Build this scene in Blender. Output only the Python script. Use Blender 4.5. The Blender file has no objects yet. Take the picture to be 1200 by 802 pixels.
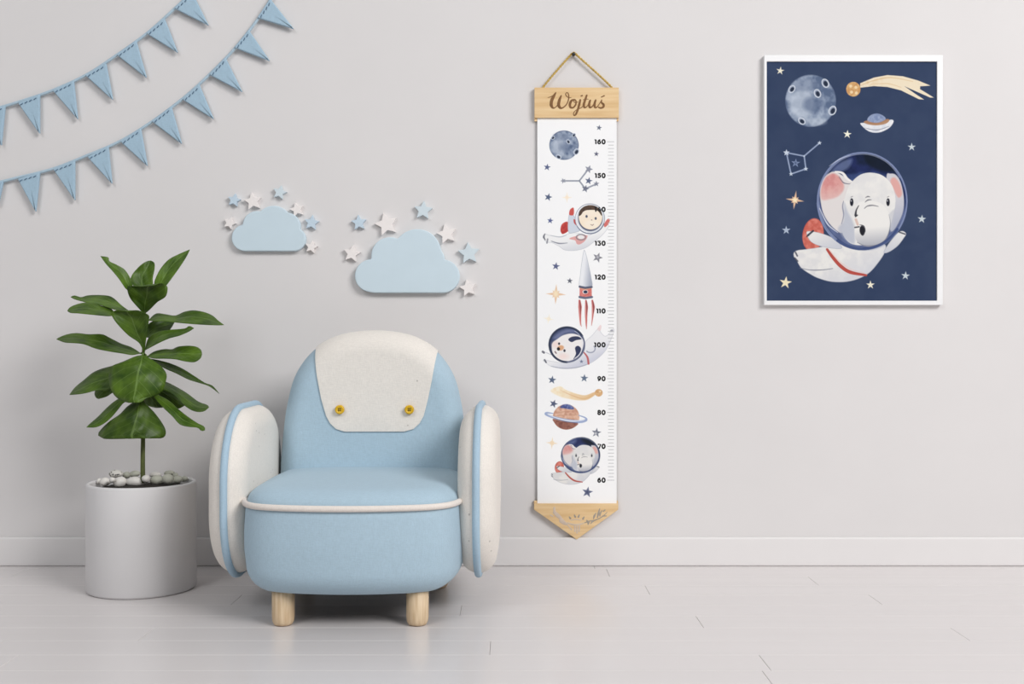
import bpy, bmesh, math, random
import numpy as np
from mathutils import Vector, Matrix
PI = math.pi
random.seed(7)
SC = bpy.context.scene
COL = SC.collection

# ------------------------------------------------------------------ frame
F = 1300.0           # focal length in pixels of the 1200 px frame
DW = 3.82            # camera to back wall
CH = 0.77            # camera height
CAMY = -DW
def P(px, py, y=0.0):
    d = DW + y
    return Vector(((px-600)*d/F, y, CH-(py-401)*d/F))

def lin(c):
    c = c/255.0
    return c/12.92 if c <= 0.04045 else ((c+0.055)/1.055)**2.4
def L(r, g, b): return (lin(r), lin(g), lin(b), 1)

# ------------------------------------------------------------------ materials
def nt(name):
    m = bpy.data.materials.new(name); m.use_nodes = True
    t = m.node_tree; b = t.nodes['Principled BSDF']
    return m, t, b
def mat(name, rgb, rough=.6, var=.06, scale=12, bump=0, bscale=300, metal=0, coat=0, spec=.5, sheen=0, stretch=(1,1,1)):
    m, t, b = nt(name)
    N, K = t.nodes, t.links
    tc = N.new('ShaderNodeTexCoord'); mp = N.new('ShaderNodeMapping'); mp.inputs['Scale'].default_value = stretch
    K.new(tc.outputs['Object'], mp.inputs['Vector'])
    n = N.new('ShaderNodeTexNoise'); n.inputs['Scale'].default_value = scale; n.inputs['Detail'].default_value = 4
    K.new(mp.outputs['Vector'], n.inputs['Vector'])
    r = N.new('ShaderNodeValToRGB')
    c = L(*rgb)
    r.color_ramp.elements[0].position = .3; r.color_ramp.elements[1].position = .7
    r.color_ramp.elements[0].color = tuple(x*(1-var) for x in c[:3])+(1,)
    r.color_ramp.elements[1].color = tuple(min(1, x*(1+var)) for x in c[:3])+(1,)
    K.new(n.outputs['Fac'], r.inputs['Fac']); K.new(r.outputs['Color'], b.inputs['Base Color'])
    b.inputs['Roughness'].default_value = rough; b.inputs['Metallic'].default_value = metal
    b.inputs['Coat Weight'].default_value = coat; b.inputs['Specular IOR Level'].default_value = spec
    b.inputs['Sheen Weight'].default_value = sheen
    if bump:
        n2 = N.new('ShaderNodeTexNoise'); n2.inputs['Scale'].default_value = bscale; n2.inputs['Detail'].default_value = 3
        K.new(mp.outputs['Vector'], n2.inputs['Vector'])
        bp = N.new('ShaderNodeBump'); bp.inputs['Strength'].default_value = bump; bp.inputs['Distance'].default_value = .002
        K.new(n2.outputs['Fac'], bp.inputs['Height']); K.new(bp.outputs['Normal'], b.inputs['Normal'])
    return m
def fabric(name, rgb, fleck=None, weave=.22):
    m = mat(name, rgb, .92, .012, 60, spec=.12, sheen=.1)
    t = m.node_tree; N, K = t.nodes, t.links; b = N['Principled BSDF']
    tc = N.new('ShaderNodeTexCoord')
    hs = []
    for d in ((70, 420, 420), (420, 420, 70)):
        mp = N.new('ShaderNodeMapping'); mp.inputs['Scale'].default_value = d; K.new(tc.outputs['Object'], mp.inputs['Vector'])
        w = N.new('ShaderNodeTexNoise'); w.inputs['Scale'].default_value = 1; w.inputs['Detail'].default_value = 2
        K.new(mp.outputs['Vector'], w.inputs['Vector']); hs.append(w)
    ad = N.new('ShaderNodeMath'); ad.operation = 'ADD'
    K.new(hs[0].outputs['Fac'], ad.inputs[0]); K.new(hs[1].outputs['Fac'], ad.inputs[1])
    bp = N.new('ShaderNodeBump'); bp.inputs['Strength'].default_value = weave; bp.inputs['Distance'].default_value = .0015
    K.new(ad.outputs[0], bp.inputs['Height']); K.new(bp.outputs['Normal'], b.inputs['Normal'])
    src = b.inputs['Base Color'].links[0].from_socket
    # thread tint
    mx = N.new('ShaderNodeMix'); mx.data_type = 'RGBA'; mx.blend_type = 'MULTIPLY'
    mr = N.new('ShaderNodeMapRange'); mr.inputs['From Min'].default_value = .6; mr.inputs['From Max'].default_value = 1.4; mr.inputs['To Min'].default_value = .93; mr.inputs['To Max'].default_value = 1.07
    K.new(ad.outputs[0], mr.inputs['Value']); mx.inputs['Factor'].default_value = 1
    K.new(src, mx.inputs['A']); K.new(mr.outputs[0], mx.inputs['B']); out = mx.outputs['Result']
    if fleck:
        v = N.new('ShaderNodeTexVoronoi'); v.inputs['Scale'].default_value = 34
        K.new(tc.outputs['Object'], v.inputs['Vector'])
        lt = N.new('ShaderNodeMath'); lt.operation = 'LESS_THAN'; lt.inputs[1].default_value = .10
        K.new(v.outputs['Distance'], lt.inputs[0])
        sp = N.new('ShaderNodeSeparateColor'); K.new(v.outputs['Color'], sp.inputs[0])
        g = N.new('ShaderNodeMath'); g.operation = 'GREATER_THAN'; g.inputs[1].default_value = .86
        K.new(sp.outputs[0], g.inputs[0])
        mu = N.new('ShaderNodeMath'); mu.operation = 'MULTIPLY'; K.new(lt.outputs[0], mu.inputs[0]); K.new(g.outputs[0], mu.inputs[1])
        m2 = N.new('ShaderNodeMath'); m2.operation = 'MULTIPLY'; m2.inputs[1].default_value = .4; K.new(mu.outputs[0], m2.inputs[0])
        mf = N.new('ShaderNodeMix'); mf.data_type = 'RGBA'; K.new(m2.outputs[0], mf.inputs['Factor'])
        K.new(out, mf.inputs['A']); mf.inputs['B'].default_value = L(*fleck); out = mf.outputs['Result']
    K.new(out, b.inputs['Base Color'])
    return m
def wood(name, a, bcol, direction='X', scale=14, rough=.5):
    m, t, b = nt(name); N, K = t.nodes, t.links
    tc = N.new('ShaderNodeTexCoord'); mp = N.new('ShaderNodeMapping')
    st = {'X': (.08, 1, 1), 'Z': (1, 1, .08)}[direction]
    mp.inputs['Scale'].default_value = st
    K.new(tc.outputs['Object'], mp.inputs['Vector'])
    n = N.new('ShaderNodeTexNoise'); n.inputs['Scale'].default_value = scale*6; n.inputs['Detail'].default_value = 6
    K.new(mp.outputs['Vector'], n.inputs['Vector'])
    r = N.new('ShaderNodeValToRGB'); r.color_ramp.elements[0].position = .35; r.color_ramp.elements[1].position = .68
    r.color_ramp.elements[0].color = L(*a); r.color_ramp.elements[1].color = L(*bcol)
    K.new(n.outputs['Fac'], r.inputs['Fac']); K.new(r.outputs['Color'], b.inputs['Base Color'])
    bp = N.new('ShaderNodeBump'); bp.inputs['Strength'].default_value = .1; bp.inputs['Distance'].default_value = .001
    K.new(n.outputs['Fac'], bp.inputs['Height']); K.new(bp.outputs['Normal'], b.inputs['Normal'])
    b.inputs['Roughness'].default_value = rough
    return m
def art_material(name, rough=.7):
    m, t, b = nt(name)
    a = t.nodes.new('ShaderNodeVertexColor'); a.layer_name = 'art'
    t.links.new(a.outputs['Color'], b.inputs['Base Color']); b.inputs['Roughness'].default_value = rough
    b.inputs['Specular IOR Level'].default_value = .25
    return m
def leaf_material():
    m, t, b = nt('leaf_green'); N, K = t.nodes, t.links
    uv = N.new('ShaderNodeUVMap'); uv.uv_map = 'leaf'
    sp = N.new('ShaderNodeSeparateXYZ'); K.new(uv.outputs[0], sp.inputs[0])
    oi = N.new('ShaderNodeObjectInfo'); tc = N.new('ShaderNodeTexCoord')
    n = N.new('ShaderNodeTexNoise'); n.inputs['Scale'].default_value = 22; n.inputs['Detail'].default_value = 3
    K.new(tc.outputs['Object'], n.inputs['Vector'])
    r = N.new('ShaderNodeValToRGB'); r.color_ramp.elements[0].position = .3; r.color_ramp.elements[1].position = .72
    r.color_ramp.elements[0].color = L(48, 76, 12); r.color_ramp.elements[1].color = L(90, 120, 32)
    K.new(n.outputs['Fac'], r.inputs['Fac'])
    def math_(op, a, v=None):
        x = N.new('ShaderNodeMath'); x.operation = op
        K.new(a, x.inputs[0])
        if v is not None:
            if isinstance(v, (int, float)): x.inputs[1].default_value = v
            else: K.new(v, x.inputs[1])
        return x.outputs[0]
    au = math_('ABSOLUTE', sp.outputs[0])
    mid = math_('LESS_THAN', au, .035)
    # side veins slanting towards the tip
    ph = math_('SUBTRACT', math_('MULTIPLY', sp.outputs[1], 8.0), math_('MULTIPLY', au, 2.2))
    fr = math_('FRACT', ph)
    vein = math_('MULTIPLY', math_('LESS_THAN', fr, .07), .3)
    fac = math_('MAXIMUM', math_('MULTIPLY', mid, .55), vein)
    mx = N.new('ShaderNodeMix'); mx.data_type = 'RGBA'; K.new(fac, mx.inputs['Factor'])
    K.new(r.outputs['Color'], mx.inputs['A']); mx.inputs['B'].default_value = L(124, 152, 80)
    hv = N.new('ShaderNodeHueSaturation')
    mr = N.new('ShaderNodeMapRange'); mr.inputs['To Min'].default_value = .72; mr.inputs['To Max'].default_value = 1.15
    K.new(oi.outputs['Random'], mr.inputs['Value']); K.new(mr.outputs[0], hv.inputs['Value'])
    K.new(mx.outputs['Result'], hv.inputs['Color']); K.new(hv.outputs['Color'], b.inputs['Base Color'])
    b.inputs['Roughness'].default_value = .42; b.inputs['Specular IOR Level'].default_value = .28
    bp = N.new('ShaderNodeBump'); bp.inputs['Strength'].default_value = .3; bp.inputs['Distance'].default_value = .002
    K.new(fac, bp.inputs['Height']); K.new(bp.outputs['Normal'], b.inputs['Normal'])
    return m

M = {}
M['wall'] = mat('wall_paint', (221, 218, 217), .85, .012, 3, bump=.04, bscale=150, spec=.2)
M['skirting'] = mat('skirting_paint', (228, 225, 224), .45, .01, 4, spec=.4)
M['blue'] = fabric('blue_fabric', (172, 195, 209))
M['bluepipe'] = fabric('blue_piping_fabric', (169, 194, 211), weave=.15)
M['cream'] = fabric('cream_fabric', (231, 225, 217), fleck=(120, 110, 100))
M['creampipe'] = fabric('cream_piping_fabric', (230, 221, 213), weave=.15)
M['legwood'] = wood('pale_beech', (203, 174, 137), (226, 203, 170), 'Z', 20, .5)
M['board'] = wood('light_pine', (219, 182, 130), (235, 205, 158), 'X', 10, .55)
M['yellow'] = mat('yellow_plastic', (222, 176, 22), .35, .03)
M['dark'] = mat('dark_hole', (60, 38, 12), .8, .1)
M['pot'] = mat('pot_ceramic', (218, 216, 216), .5, .015, 6, bump=.05, bscale=200)
M['soil'] = mat('potting_soil', (38, 32, 26), .95, .4, 90, bump=1, bscale=120)
M['pebble'] = mat('pale_pebble', (222, 218, 212), .7, .14, 30, bump=.2, bscale=90)
M['greypebble'] = mat('grey_green_pebble', (186, 186, 172), .7, .14, 30, bump=.2, bscale=90)
M['stem'] = mat('stem_bark', (84, 92, 44), .7, .3, 40, bump=.4, bscale=120)
M['leaf'] = leaf_material()
M['pennant'] = fabric('pennant_felt', (166, 192, 209), weave=.2)
M['cord'] = mat('garland_cord', (176, 198, 211), .9, .05, 80, bump=.3, bscale=500)
M['stitch'] = mat('stitch_thread', (84, 112, 138), .9, .1)
M['cloud'] = mat('cloud_paint', (203, 220, 229), .6, .012, 20)
M['starwhite'] = mat('star_white', (240, 234, 231), .6, .01, 20)
M['starblue'] = mat('star_blue', (196, 214, 227), .6, .02, 20)
M['starpale'] = mat('star_pale_blue', (208, 221, 227), .6, .02, 20)
M['frame'] = mat('frame_white', (238, 238, 238), .4, .01, 10)
M['engrave'] = mat('engraving_brown', (128, 92, 58), .9, .12, 60)
M['etch'] = mat('etching_grey', (162, 152, 140), .9, .1, 60)
M['etchpale'] = mat('etching_pale', (206, 188, 172), .9, .1, 60)
M['rope'] = mat('gold_rope', (200, 168, 88), .6, .25, 120, bump=.3, bscale=300)
M['nail'] = mat('black_nail', (28, 26, 26), .4, .05)
M['ink'] = mat('black_ink', (16, 16, 18), .8, .02)
M['tick'] = mat('grey_ink', (186, 186, 188), .8, .02)
M['art'] = art_material('printed_paper')
M['art2'] = art_material('poster_paper', .8); M['art2'].node_tree.nodes['Principled BSDF'].inputs['Specular IOR Level'].default_value = .05
M['shade_sheet'] = mat('black_shade_sheet', (26, 26, 28), .95, .05, spec=.1)  # near-black, stands for the shade below the seat
M['stripe'] = mat('pebble_dark_fleck', (70, 68, 66), .7, .1)

# floor: glossy white-washed planks
def floor_material():
    m = mat('white_planks', (219, 214, 213), .26, .012, 2.5, stretch=(.25, 4, 1), spec=.5)
    t = m.node_tree; b = t.nodes['Principled BSDF']; N, K = t.nodes, t.links
    tc = N.new('ShaderNodeTexCoord'); mp = N.new('ShaderNodeMapping'); mp.inputs['Scale'].default_value = (1, 9, 1)
    K.new(tc.outputs['Object'], mp.inputs['Vector'])
    n = N.new('ShaderNodeTexNoise'); n.inputs['Scale'].default_value = 1.2; n.inputs['Detail'].default_value = 3
    K.new(mp.outputs['Vector'], n.inputs['Vector'])
    mr = N.new('ShaderNodeMapRange'); mr.inputs['To Min'].default_value = .2; mr.inputs['To Max'].default_value = .3
    K.new(n.outputs['Fac'], mr.inputs['Value']); K.new(mr.outputs[0], b.inputs['Roughness'])
    return m
M['floor'] = floor_material()

# ------------------------------------------------------------------ object helpers
def base_of(o):
    v = Vector((0, 0, 0))
    while o is not None:
        v += o.location; o = o.parent
    return v
def link(name, me, parent=None):
    o = bpy.data.objects.new(name, me); COL.objects.link(o)
    if parent: o.parent = parent
    return o
def mesh(name, verts, faces, m, parent=None, smooth=True, origin=None, mats=None, fmat=None):
    """verts in world coordinates; stored relative to the parent's base, or to origin when top-level"""
    off = base_of(parent) if parent else (Vector(origin) if origin is not None else Vector((0, 0, 0)))
    me = bpy.data.meshes.new(name)
    me.from_pydata([tuple(Vector(v)-off) for v in verts], [], faces)
    for k in (mats or [m]): me.materials.append(k)
    if smooth: me.polygons.foreach_set('use_smooth', [True]*len(me.polygons))
    if fmat: me.polygons.foreach_set('material_index', fmat)
    me.update()
    o = link(name, me, parent)
    if not parent: o.location = off
    return o
def fix_normals(o):
    bm = bmesh.new(); bm.from_mesh(o.data)
    bmesh.ops.recalc_face_normals(bm, faces=bm.faces); bm.to_mesh(o.data); bm.free()
    return o
def bevel(o, w, seg=2, angle=40):
    md = o.modifiers.new('bevel', 'BEVEL'); md.width = w; md.segments = seg; md.limit_method = 'ANGLE'; md.angle_limit = math.radians(angle)
    return o
def tag(o, label=None, cat=None, group=None, kind=None):
    if label: o['label'] = label
    if cat: o['category'] = cat
    if group: o['group'] = group
    if kind: o['kind'] = kind
    return o
def thing(name, loc, label, cat, group=None):
    o = bpy.data.objects.new(name, None); COL.objects.link(o); o.location = loc; o.empty_display_size = .05
    return tag(o, label, cat, group)

class G:
    """collects shapes into one mesh"""
    def __init__(s): s.v = []; s.f = []
    def add(s, v, f):
        k = len(s.v); s.v += [Vector(x) for x in v]; s.f += [tuple(i+k for i in q) for q in f]; return s
    def box(s, a, b):
        x0, y0, z0 = a; x1, y1, z1 = b
        return s.add([(x0,y0,z0),(x1,y0,z0),(x1,y1,z0),(x0,y1,z0),(x0,y0,z1),(x1,y0,z1),(x1,y1,z1),(x0,y1,z1)],
                     [(3,2,1,0),(4,5,6,7),(0,1,5,4),(1,2,6,5),(2,3,7,6),(3,0,4,7)])
    def tube(s, pts, r, n=10, closed=False, caps=True):
        pts = [Vector(p) for p in pts]; m = len(pts)
        rr = r if isinstance(r, (list, tuple)) else [r]*m
        v, f = [], []; prev = None
        for i, p in enumerate(pts):
            a = pts[(i-1) % m] if closed else pts[max(i-1, 0)]
            b = pts[(i+1) % m] if closed else pts[min(i+1, m-1)]
            t = (b-a).normalized()
            if prev is None:
                u = t.cross(Vector((0, 0, 1)));
                if u.length < .1: u = t.cross(Vector((0, 1, 0)))
            else: u = prev - t*prev.dot(t)
            u.normalize(); prev = u; w = t.cross(u)
            for k in range(n):
                q = 2*PI*k/n; v.append(p+(u*math.cos(q)+w*math.sin(q))*rr[i])
        for i in range(m if closed else m-1):
            j = (i+1) % m
            for k in range(n):
                l = (k+1) % n; f.append((i*n+k, i*n+l, j*n+l, j*n+k))
        if caps and not closed:
            f.append(tuple(range(n))[::-1]); f.append(tuple((m-1)*n+k for k in range(n)))
        return s.add(v, f)
    def lathe(s, prof, c, n=64):
        v, f = [], []; c = Vector(c)
        for r, z in prof:
            for k in range(n):
                q = 2*PI*k/n; v.append(c+Vector((r*math.cos(q), r*math.sin(q), z)))
        for i in range(len(prof)-1):
            for k in range(n):
                l = (k+1) % n; f.append((i*n+k, i*n+l, (i+1)*n+l, (i+1)*n+k))
        return s.add(v, f)
    def build(s, name, m, parent=None, smooth=True, origin=None):
        return fix_normals(mesh(name, s.v, s.f, m, parent, smooth, origin))

def inset(pts, e):
    n = len(pts); out = []
    for i in range(n):
        a, b = pts[(i-1) % n], pts[(i+1) % n]
        tx, ty = b[0]-a[0], b[1]-a[1]; l = math.hypot(tx, ty) or 1
        out.append((pts[i][0]-ty/l*e, pts[i][1]+tx/l*e))
    return out
def loft(outline, rings, fn, dome0=0, dome1=0, center=None):
    """outline: ccw 2-D points; rings: (inset, height); fn maps (a, b, h) to world"""
    n = len(outline)
    cx = sum(p[0] for p in outline)/n; cy = sum(p[1] for p in outline)/n
    if center: cx, cy = center
    v, f = [], []
    def ring(pts, h): 
        for a, b in pts: v.append(fn(a, b, h))
    e0, h0 = rings[0]; first = inset(outline, e0)
    S = (.2, .4, .55, .7, .8, .9, .96)
    v.append(fn(cx, cy, h0+dome0))
    for s in S: ring([(cx+(a-cx)*s, cy+(b-cy)*s) for a, b in first], h0+dome0*(1-s*s)**2)
    for e, h in rings: ring(inset(outline, e), h)
    e1, h1 = rings[-1]; last = inset(outline, e1)
    for s in reversed(S): ring([(cx+(a-cx)*s, cy+(b-cy)*s) for a, b in last], h1+dome1*(1-s*s)**2)
    R = len(S)*2+len(rings)
    for i in range(R-1):
        for k in range(n):
            l = (k+1) % n; f.append((1+i*n+k, 1+i*n+l, 1+(i+1)*n+l, 1+(i+1)*n+k))
    v.append(fn(cx, cy, h1+dome1)); z = len(v)-1
    for k in range(n):
        l = (k+1) % n; f.append((0, 1+l, 1+k)); f.append((z, 1+(R-1)*n+k, 1+(R-1)*n+l))
    return v, f
def catmull(pts, sub=8, closed=True):
    out = []; n = len(pts)
    for i in range(n if closed else n-1):
        if closed: p0, p1, p2, p3 = pts[(i-1) % n], pts[i], pts[(i+1) % n], pts[(i+2) % n]
        else: p0, p1, p2, p3 = pts[max(i-1, 0)], pts[i], pts[i+1], pts[min(i+2, n-1)]
        for k in range(sub):
            t = k/sub
            out.append(tuple(.5*((2*b)+(-a+c)*t+(2*a-5*b+4*c-d)*t*t+(-a+3*b-3*c+d)*t**3) for a, b, c, d in zip(p0, p1, p2, p3)))
    if not closed: out.append(tuple(pts[-1]))
    return out
def resample(pts, n):
    d = [0]; m = len(pts)
    for i in range(m): d.append(d[-1]+math.dist(pts[i], pts[(i+1) % m]))
    out = []; j = 0
    for k in range(n):
        s = d[-1]*k/n
        while d[j+1] < s: j += 1
        t = (s-d[j])/max(d[j+1]-d[j], 1e-9); a, b = pts[j], pts[(j+1) % m]
        out.append((a[0]+(b[0]-a[0])*t, a[1]+(b[1]-a[1])*t))
    return out
def rrect(x0, y0, x1, y1, r, k=12):
    rs = r if isinstance(r, tuple) else (r,)*4
    o = []
    for (cx, cy, a0, q) in ((x1, y0, -90, rs[0]), (x1, y1, 0, rs[1]), (x0, y1, 90, rs[2]), (x0, y0, 180, rs[3])):
        sx = -1 if cx == x1 else 1; sy = -1 if cy == y1 else 1
        for i in range(k+1):
            a = math.radians(a0+90*i/k); o.append((cx+sx*q+q*math.cos(a), cy+sy*q+q*math.sin(a)))
    return o
def ccw(p):
    s = sum(a[0]*b[1]-a[1]*b[0] for a, b in zip(p, p[1:]+p[:1]))
    return p if s > 0 else p[::-1]

# ------------------------------------------------------------------ the room
g = G().box((-5, 0, 0), (5, .12, 3.2)); o = g.build('wall_back', M['wall'], smooth=False); tag(o, 'plain off-white painted back wall', 'wall', kind='structure')
bs = G().box((-5, -.015, 0), (5, 0, .099)); o = bs.build('baseboard_back', M['skirting'], smooth=False); bevel(o, .006, 3)
tag(o, 'low white skirting board along the back wall', 'baseboard', kind='structure')
rng = random.Random(3)
fg = G(); PW = .13; d0 = 2.988-PW*24
joints = {}
for d, x in ((3.30, -.822), (3.18, -.147), (2.79, -.055), (3.44, .42), (3.70, .32), (3.57, .97), (3.30, 1.085), (3.05, .516), (2.66, .607), (2.91, 1.18)):
    joints.setdefault(math.floor((d-d0)/PW), []).append(x)
GAP = .0004; CHM = .0009
for r in range(0, 32):
    da = d0+r*PW; db = min(da+PW, DW)
    if da >= DW: break
    js = sorted(joints.get(r, []))
    lo, hi = (js[0], js[-1]) if js else (None, None)
    if lo is None: x = rng.uniform(-.4, .4)+(1.5 if r % 2 else -1.7); lo = hi = x; js = [x]
    while lo > -5: lo -= rng.uniform(1.7, 2.2); js.insert(0, lo)
    while hi < 5: hi += rng.uniform(1.7, 2.2); js.append(hi)
    js = [max(-5, min(5, q)) for q in js]
    for a, b in zip(js, js[1:]):
        if b-a < .01: continue
        y0, y1 = CAMY+da+GAP, CAMY+db-GAP; x0, x1 = a+GAP, b-GAP; c = CHM; t = -.012
        fg.add([(x0,y0,t),(x1,y0,t),(x1,y1,t),(x0,y1,t),(x0,y0,-c),(x1,y0,-c),(x1,y1,-c),(x0,y1,-c),(x0+c,y0+c,0),(x1-c,y0+c,0),(x1-c,y1-c,0),(x0+c,y1-c,0)],
               [(0,1,5,4),(1,2,6,5),(2,3,7,6),(3,0,4,7),(4,5,9,8),(5,6,10,9),(6,7,11,10),(7,4,8,11),(8,9,10,11)])
fg.box((-5, -4.0, -.05), (5, 0, -.010))
o = fg.build('floor', M['floor'], smooth=False); tag(o, 'glossy whitewashed plank floor', 'floor', kind='structure')

# ------------------------------------------------------------------ armchair
CX = -.44
ch = thing('armchair', (CX, -.55, 0), 'light blue and cream upholstered armchair with rounded side pads and yellow button eyes', 'armchair')
# base: plan outline, curved front
hw = .302
plan = ccw(resample(catmull([(-.20, -.19), (-.1, -.175), (0, -.172), (.1, -.175), (.20, -.19), (.265, -.225), (hw-.008, -.32), (hw+.002, -.45), (hw+.002, -.62), (hw-.004, -.735), (.272, -.825), (.215, -.872), (.11, -.897), (0, -.905), (-.11, -.897), (-.215, -.872), (-.272, -.825), (-hw+.004, -.735), (-hw-.002, -.62), (-hw-.002, -.45), (-hw+.008, -.32), (-.265, -.225)], 8), 120))
world = lambda a, b, h: Vector((CX+a, b, h))
rings = [(.075-.0, .090)]
for k in range(1, 9):
    q = PI/2*k/8; rings.append((.075*(1-math.sin(q)), .090+.075*(1-math.cos(q))))
rings += [(-.004, .20), (-.005, .25), (-.002, .30), (0, .325), (.006, .333)]
o = fix_normals(mesh('base', *loft(plan, rings, world), M['blue'], ch))
shade_sheet = fix_normals(mesh('shade_sheet', *loft(plan, [(.073, .0872), (.073, .0905)], world), M['shade_sheet'], ch)); shade_sheet['label'] = 'black sheet added under the seat to deepen the shade'  # made-up black sheet, darkens the gap under the chair
rings = [(.006, .327)]
for k in range(0, 11):
    q = PI/2*k/10; rings.append((.004+.088*(1-math.cos(q)), .334+.044*math.sin(q)))
o = fix_normals(mesh('seat_cushion', *loft(plan, rings, world, dome1=.008), M['blue'], ch))
bm = bmesh.new(); bm.from_mesh(o.data)
vs_ = [v for v in bm.verts if v.co.z > .374]
for _ in range(14): bmesh.ops.smooth_vert(bm, verts=vs_, factor=.5, use_axis_x=True, use_axis_y=True, use_axis_z=True)
bm.to_mesh(o.data); bm.free()
pp = [world(a, b, .331) for a, b in inset(plan, -.003)]
o = G().tube(pp, .0085, 10, closed=True).build('seat_piping', M['creampipe'], ch); o['label'] = 'cream piping around the seat'
# backrest
BY = -.27
half = [(.16, .10), (.22, .103), (.265, .125), (.290, .17), (.297, .25), (.298, .374), (.288, .501), (.276, .583), (.253, .664), (.207, .732), (.148, .774), (.085, .795), (0, .803)]
prof = half + [(-a, b) for a, b in half[-2::-1]]
bo = ccw(resample(catmull(prof, 8, closed=False), 140))
bfn = lambda a, b, h: Vector((CX+a, BY-h+.04*(b-.4), b))
rings = []
for k in range(-10, 11):
    q = PI/2*k/10; rings.append((.062*(1-math.cos(q)), .082*math.sin(q)))
bv, bf = loft(bo, rings, bfn, dome0=-.006, dome1=.006, center=(0, .42))
back = fix_normals(mesh('backrest', bv, bf, M['blue'], ch))
# cream head panel, cut from the same surface and raised
bm = bmesh.new(); bm.from_mesh(back.data); bm.normal_update()
off = base_of(ch)
for v in bm.verts: v.co += v.normal*.005
pts = [(363.5, 395), (366.5, 418), (370, 443), (375, 468), (381, 488), (386, 497), (393, 503.5), (403, 506.5), (473, 506.5), (484, 503.5), (491, 497), (496, 488), (501, 468), (506, 443), (510, 418), (513, 395)]
pw = []
for x, y in pts:
    q = P(x, y, -.37); pw.append((q.x-off.x, q.z-off.z))
cxm = sum(p[0] for p in pw)/len(pw); czm = sum(p[1] for p in pw)/len(pw)
for (a, b) in zip(pw, pw[1:]):
    n = Vector((b[1]-a[1], 0, -(b[0]-a[0])))
    if n.dot(Vector((cxm-a[0], 0, czm-a[1]))) > 0: n = -n
    bmesh.ops.bisect_plane(bm, geom=bm.verts[:]+bm.edges[:]+bm.faces[:], plane_co=(a[0], 0, a[1]), plane_no=n, clear_outer=True)
bm.normal_update()
nrm = {v: v.normal.copy() for v in bm.verts}
be = [e for e in bm.edges if e.is_boundary]
bmv = {v for e in be for v in e.verts}
olds = list(bmv); pos = {v: v.normal.copy() for v in olds}
r_ = bmesh.ops.extrude_edge_only(bm, edges=be)
nv = [x for x in r_['geom'] if isinstance(x, bmesh.types.BMVert)]
for v in nv:
    best = min(olds, key=lambda q: (q.co-v.co).length_squared); v.co -= pos[best]*.009
bmesh.ops.recalc_face_normals(bm, faces=bm.faces)
me = bpy.data.meshes.new('head_panel'); bm.to_mesh(me); bm.free(); me.materials.clear(); me.materials.append(M['cream'])
me.polygons.foreach_set('use_smooth', [True]*len(me.polygons))
hp = link('head_panel', me, back); hp['label'] = 'cream speckled panel over the top of the backrest'
bevel(hp, .003, 3, 50)
# panel seam
seam = []
dg = [(px, py) for px, py in catmull(pts, 6, closed=False)]
# button eyes
for px in (396.3, 478.6):
    c = P(px, 481, -.392)
    y0 = -.3632
    b = G()
    pr = [(0, -.0080), (.0080, -.0080), (.0088, -.0086), (.0098, -.0092), (.0118, -.0092), (.0138, -.0078), (.0146, -.005), (.0142, .004), (0, .004)]
    v, f = [], []
    n = 28
    for r, h in pr:
        for k in range(n):
            q = 2*PI*k/n; v.append((c.x+r*math.cos(q), y0+h+.004, c.z+r*math.sin(q)))
    for i in range(len(pr)-1):
        for k in range(n):
            l = (k+1) % n; f.append((i*n+k, i*n+l, (i+1)*n+l, (i+1)*n+k))
    bo_ = fix_normals(mesh('button', v, f, M['yellow'], ch)); bo_['label'] = 'round yellow button eye'
    h = G()
    for a, bq in ((-.0026, -.0026), (.0026, -.0026), (.0026, .0026), (-.0026, .0026)):
        h.tube([(c.x+a, y0-.0045, c.z+bq), (c.x+a, y0-.0036, c.z+bq)], .0021, 10)
    h.build('button_hole', M['dark'], bo_)
# side pads
def side_pad(sx):
    AX = CX+sx*.352-(.006 if sx > 0 else 0)
    out = ccw(resample(rrect(-.79, .103, -.20, .577, (.19, .20, .20, .19), 14), 110))
    toe = .03*sx
    fn = lambda a, b, h: Vector((AX+h-toe*(-(a+.5))*.5, a, b))
    rings = []
    for k in range(-9, 10):
        q = PI/2*k/9; rings.append((.060*(1-math.cos(q)), .054*math.sin(q)))
    o = fix_normals(mesh('side_pad', *loft(out, rings, fn, dome0=-.006, dome1=.006), M['cream'], ch))
    o['label'] = 'cream rounded side pad, '+('left' if sx < 0 else 'right')+' arm of the chair'
    p = G().tube([fn(a, b, 0) for a, b in inset(out, -.003)], .0105, 12, closed=True).build('pad_piping', M['bluepipe'], o)
    p['label'] = 'light blue piping around the pad'
for s in (-1, 1): side_pad(s)
# legs
for x, y in ((-.1826, -.80), (.1826, -.80), (-.21, -.34), (.21, -.34)):
    G().lathe([(0, 0), (.018, 0), (.025, .003), (.029, .011), (.0305, .022), (.031, .11), (0, .11)], (CX+x, y, 0), 32).build('leg', M['legwood'], ch)

# ------------------------------------------------------------------ potted plant
PX, PY = -1.158, -.35
pl = thing('potted_plant', (PX, PY, 0), 'fiddle leaf fig with broad green leaves in a white cylindrical pot', 'plant')
G().lathe([(0, 0), (.158, 0), (.163, .003), (.165, .008), (.165, .327), (.1635, .331), (.160, .333), (.156, .333), (.153, .331), (.152, .327), (.152, .30), (0, .30)], (PX, PY, 0), 96).build('pot', M['pot'], pl)
so = G(); v, f = [], []
rs = [0, .03, .06, .09, .12, .145, .1518]
n = 40
for i, r in enumerate(rs):
    for k in range(n):
        q = 2*PI*k/n; v.append((PX+r*math.cos(q), PY+r*math.sin(q), .311+.012*(1-(r/.152)**2)+rng.uniform(-.002, .002)*(0 < i)))
for i in range(len(rs)-1):
    for k in range(n):
        l = (k+1) % n; f.append((i*n+k, i*n+l, (i+1)*n+l, (i+1)*n+k))
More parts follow.
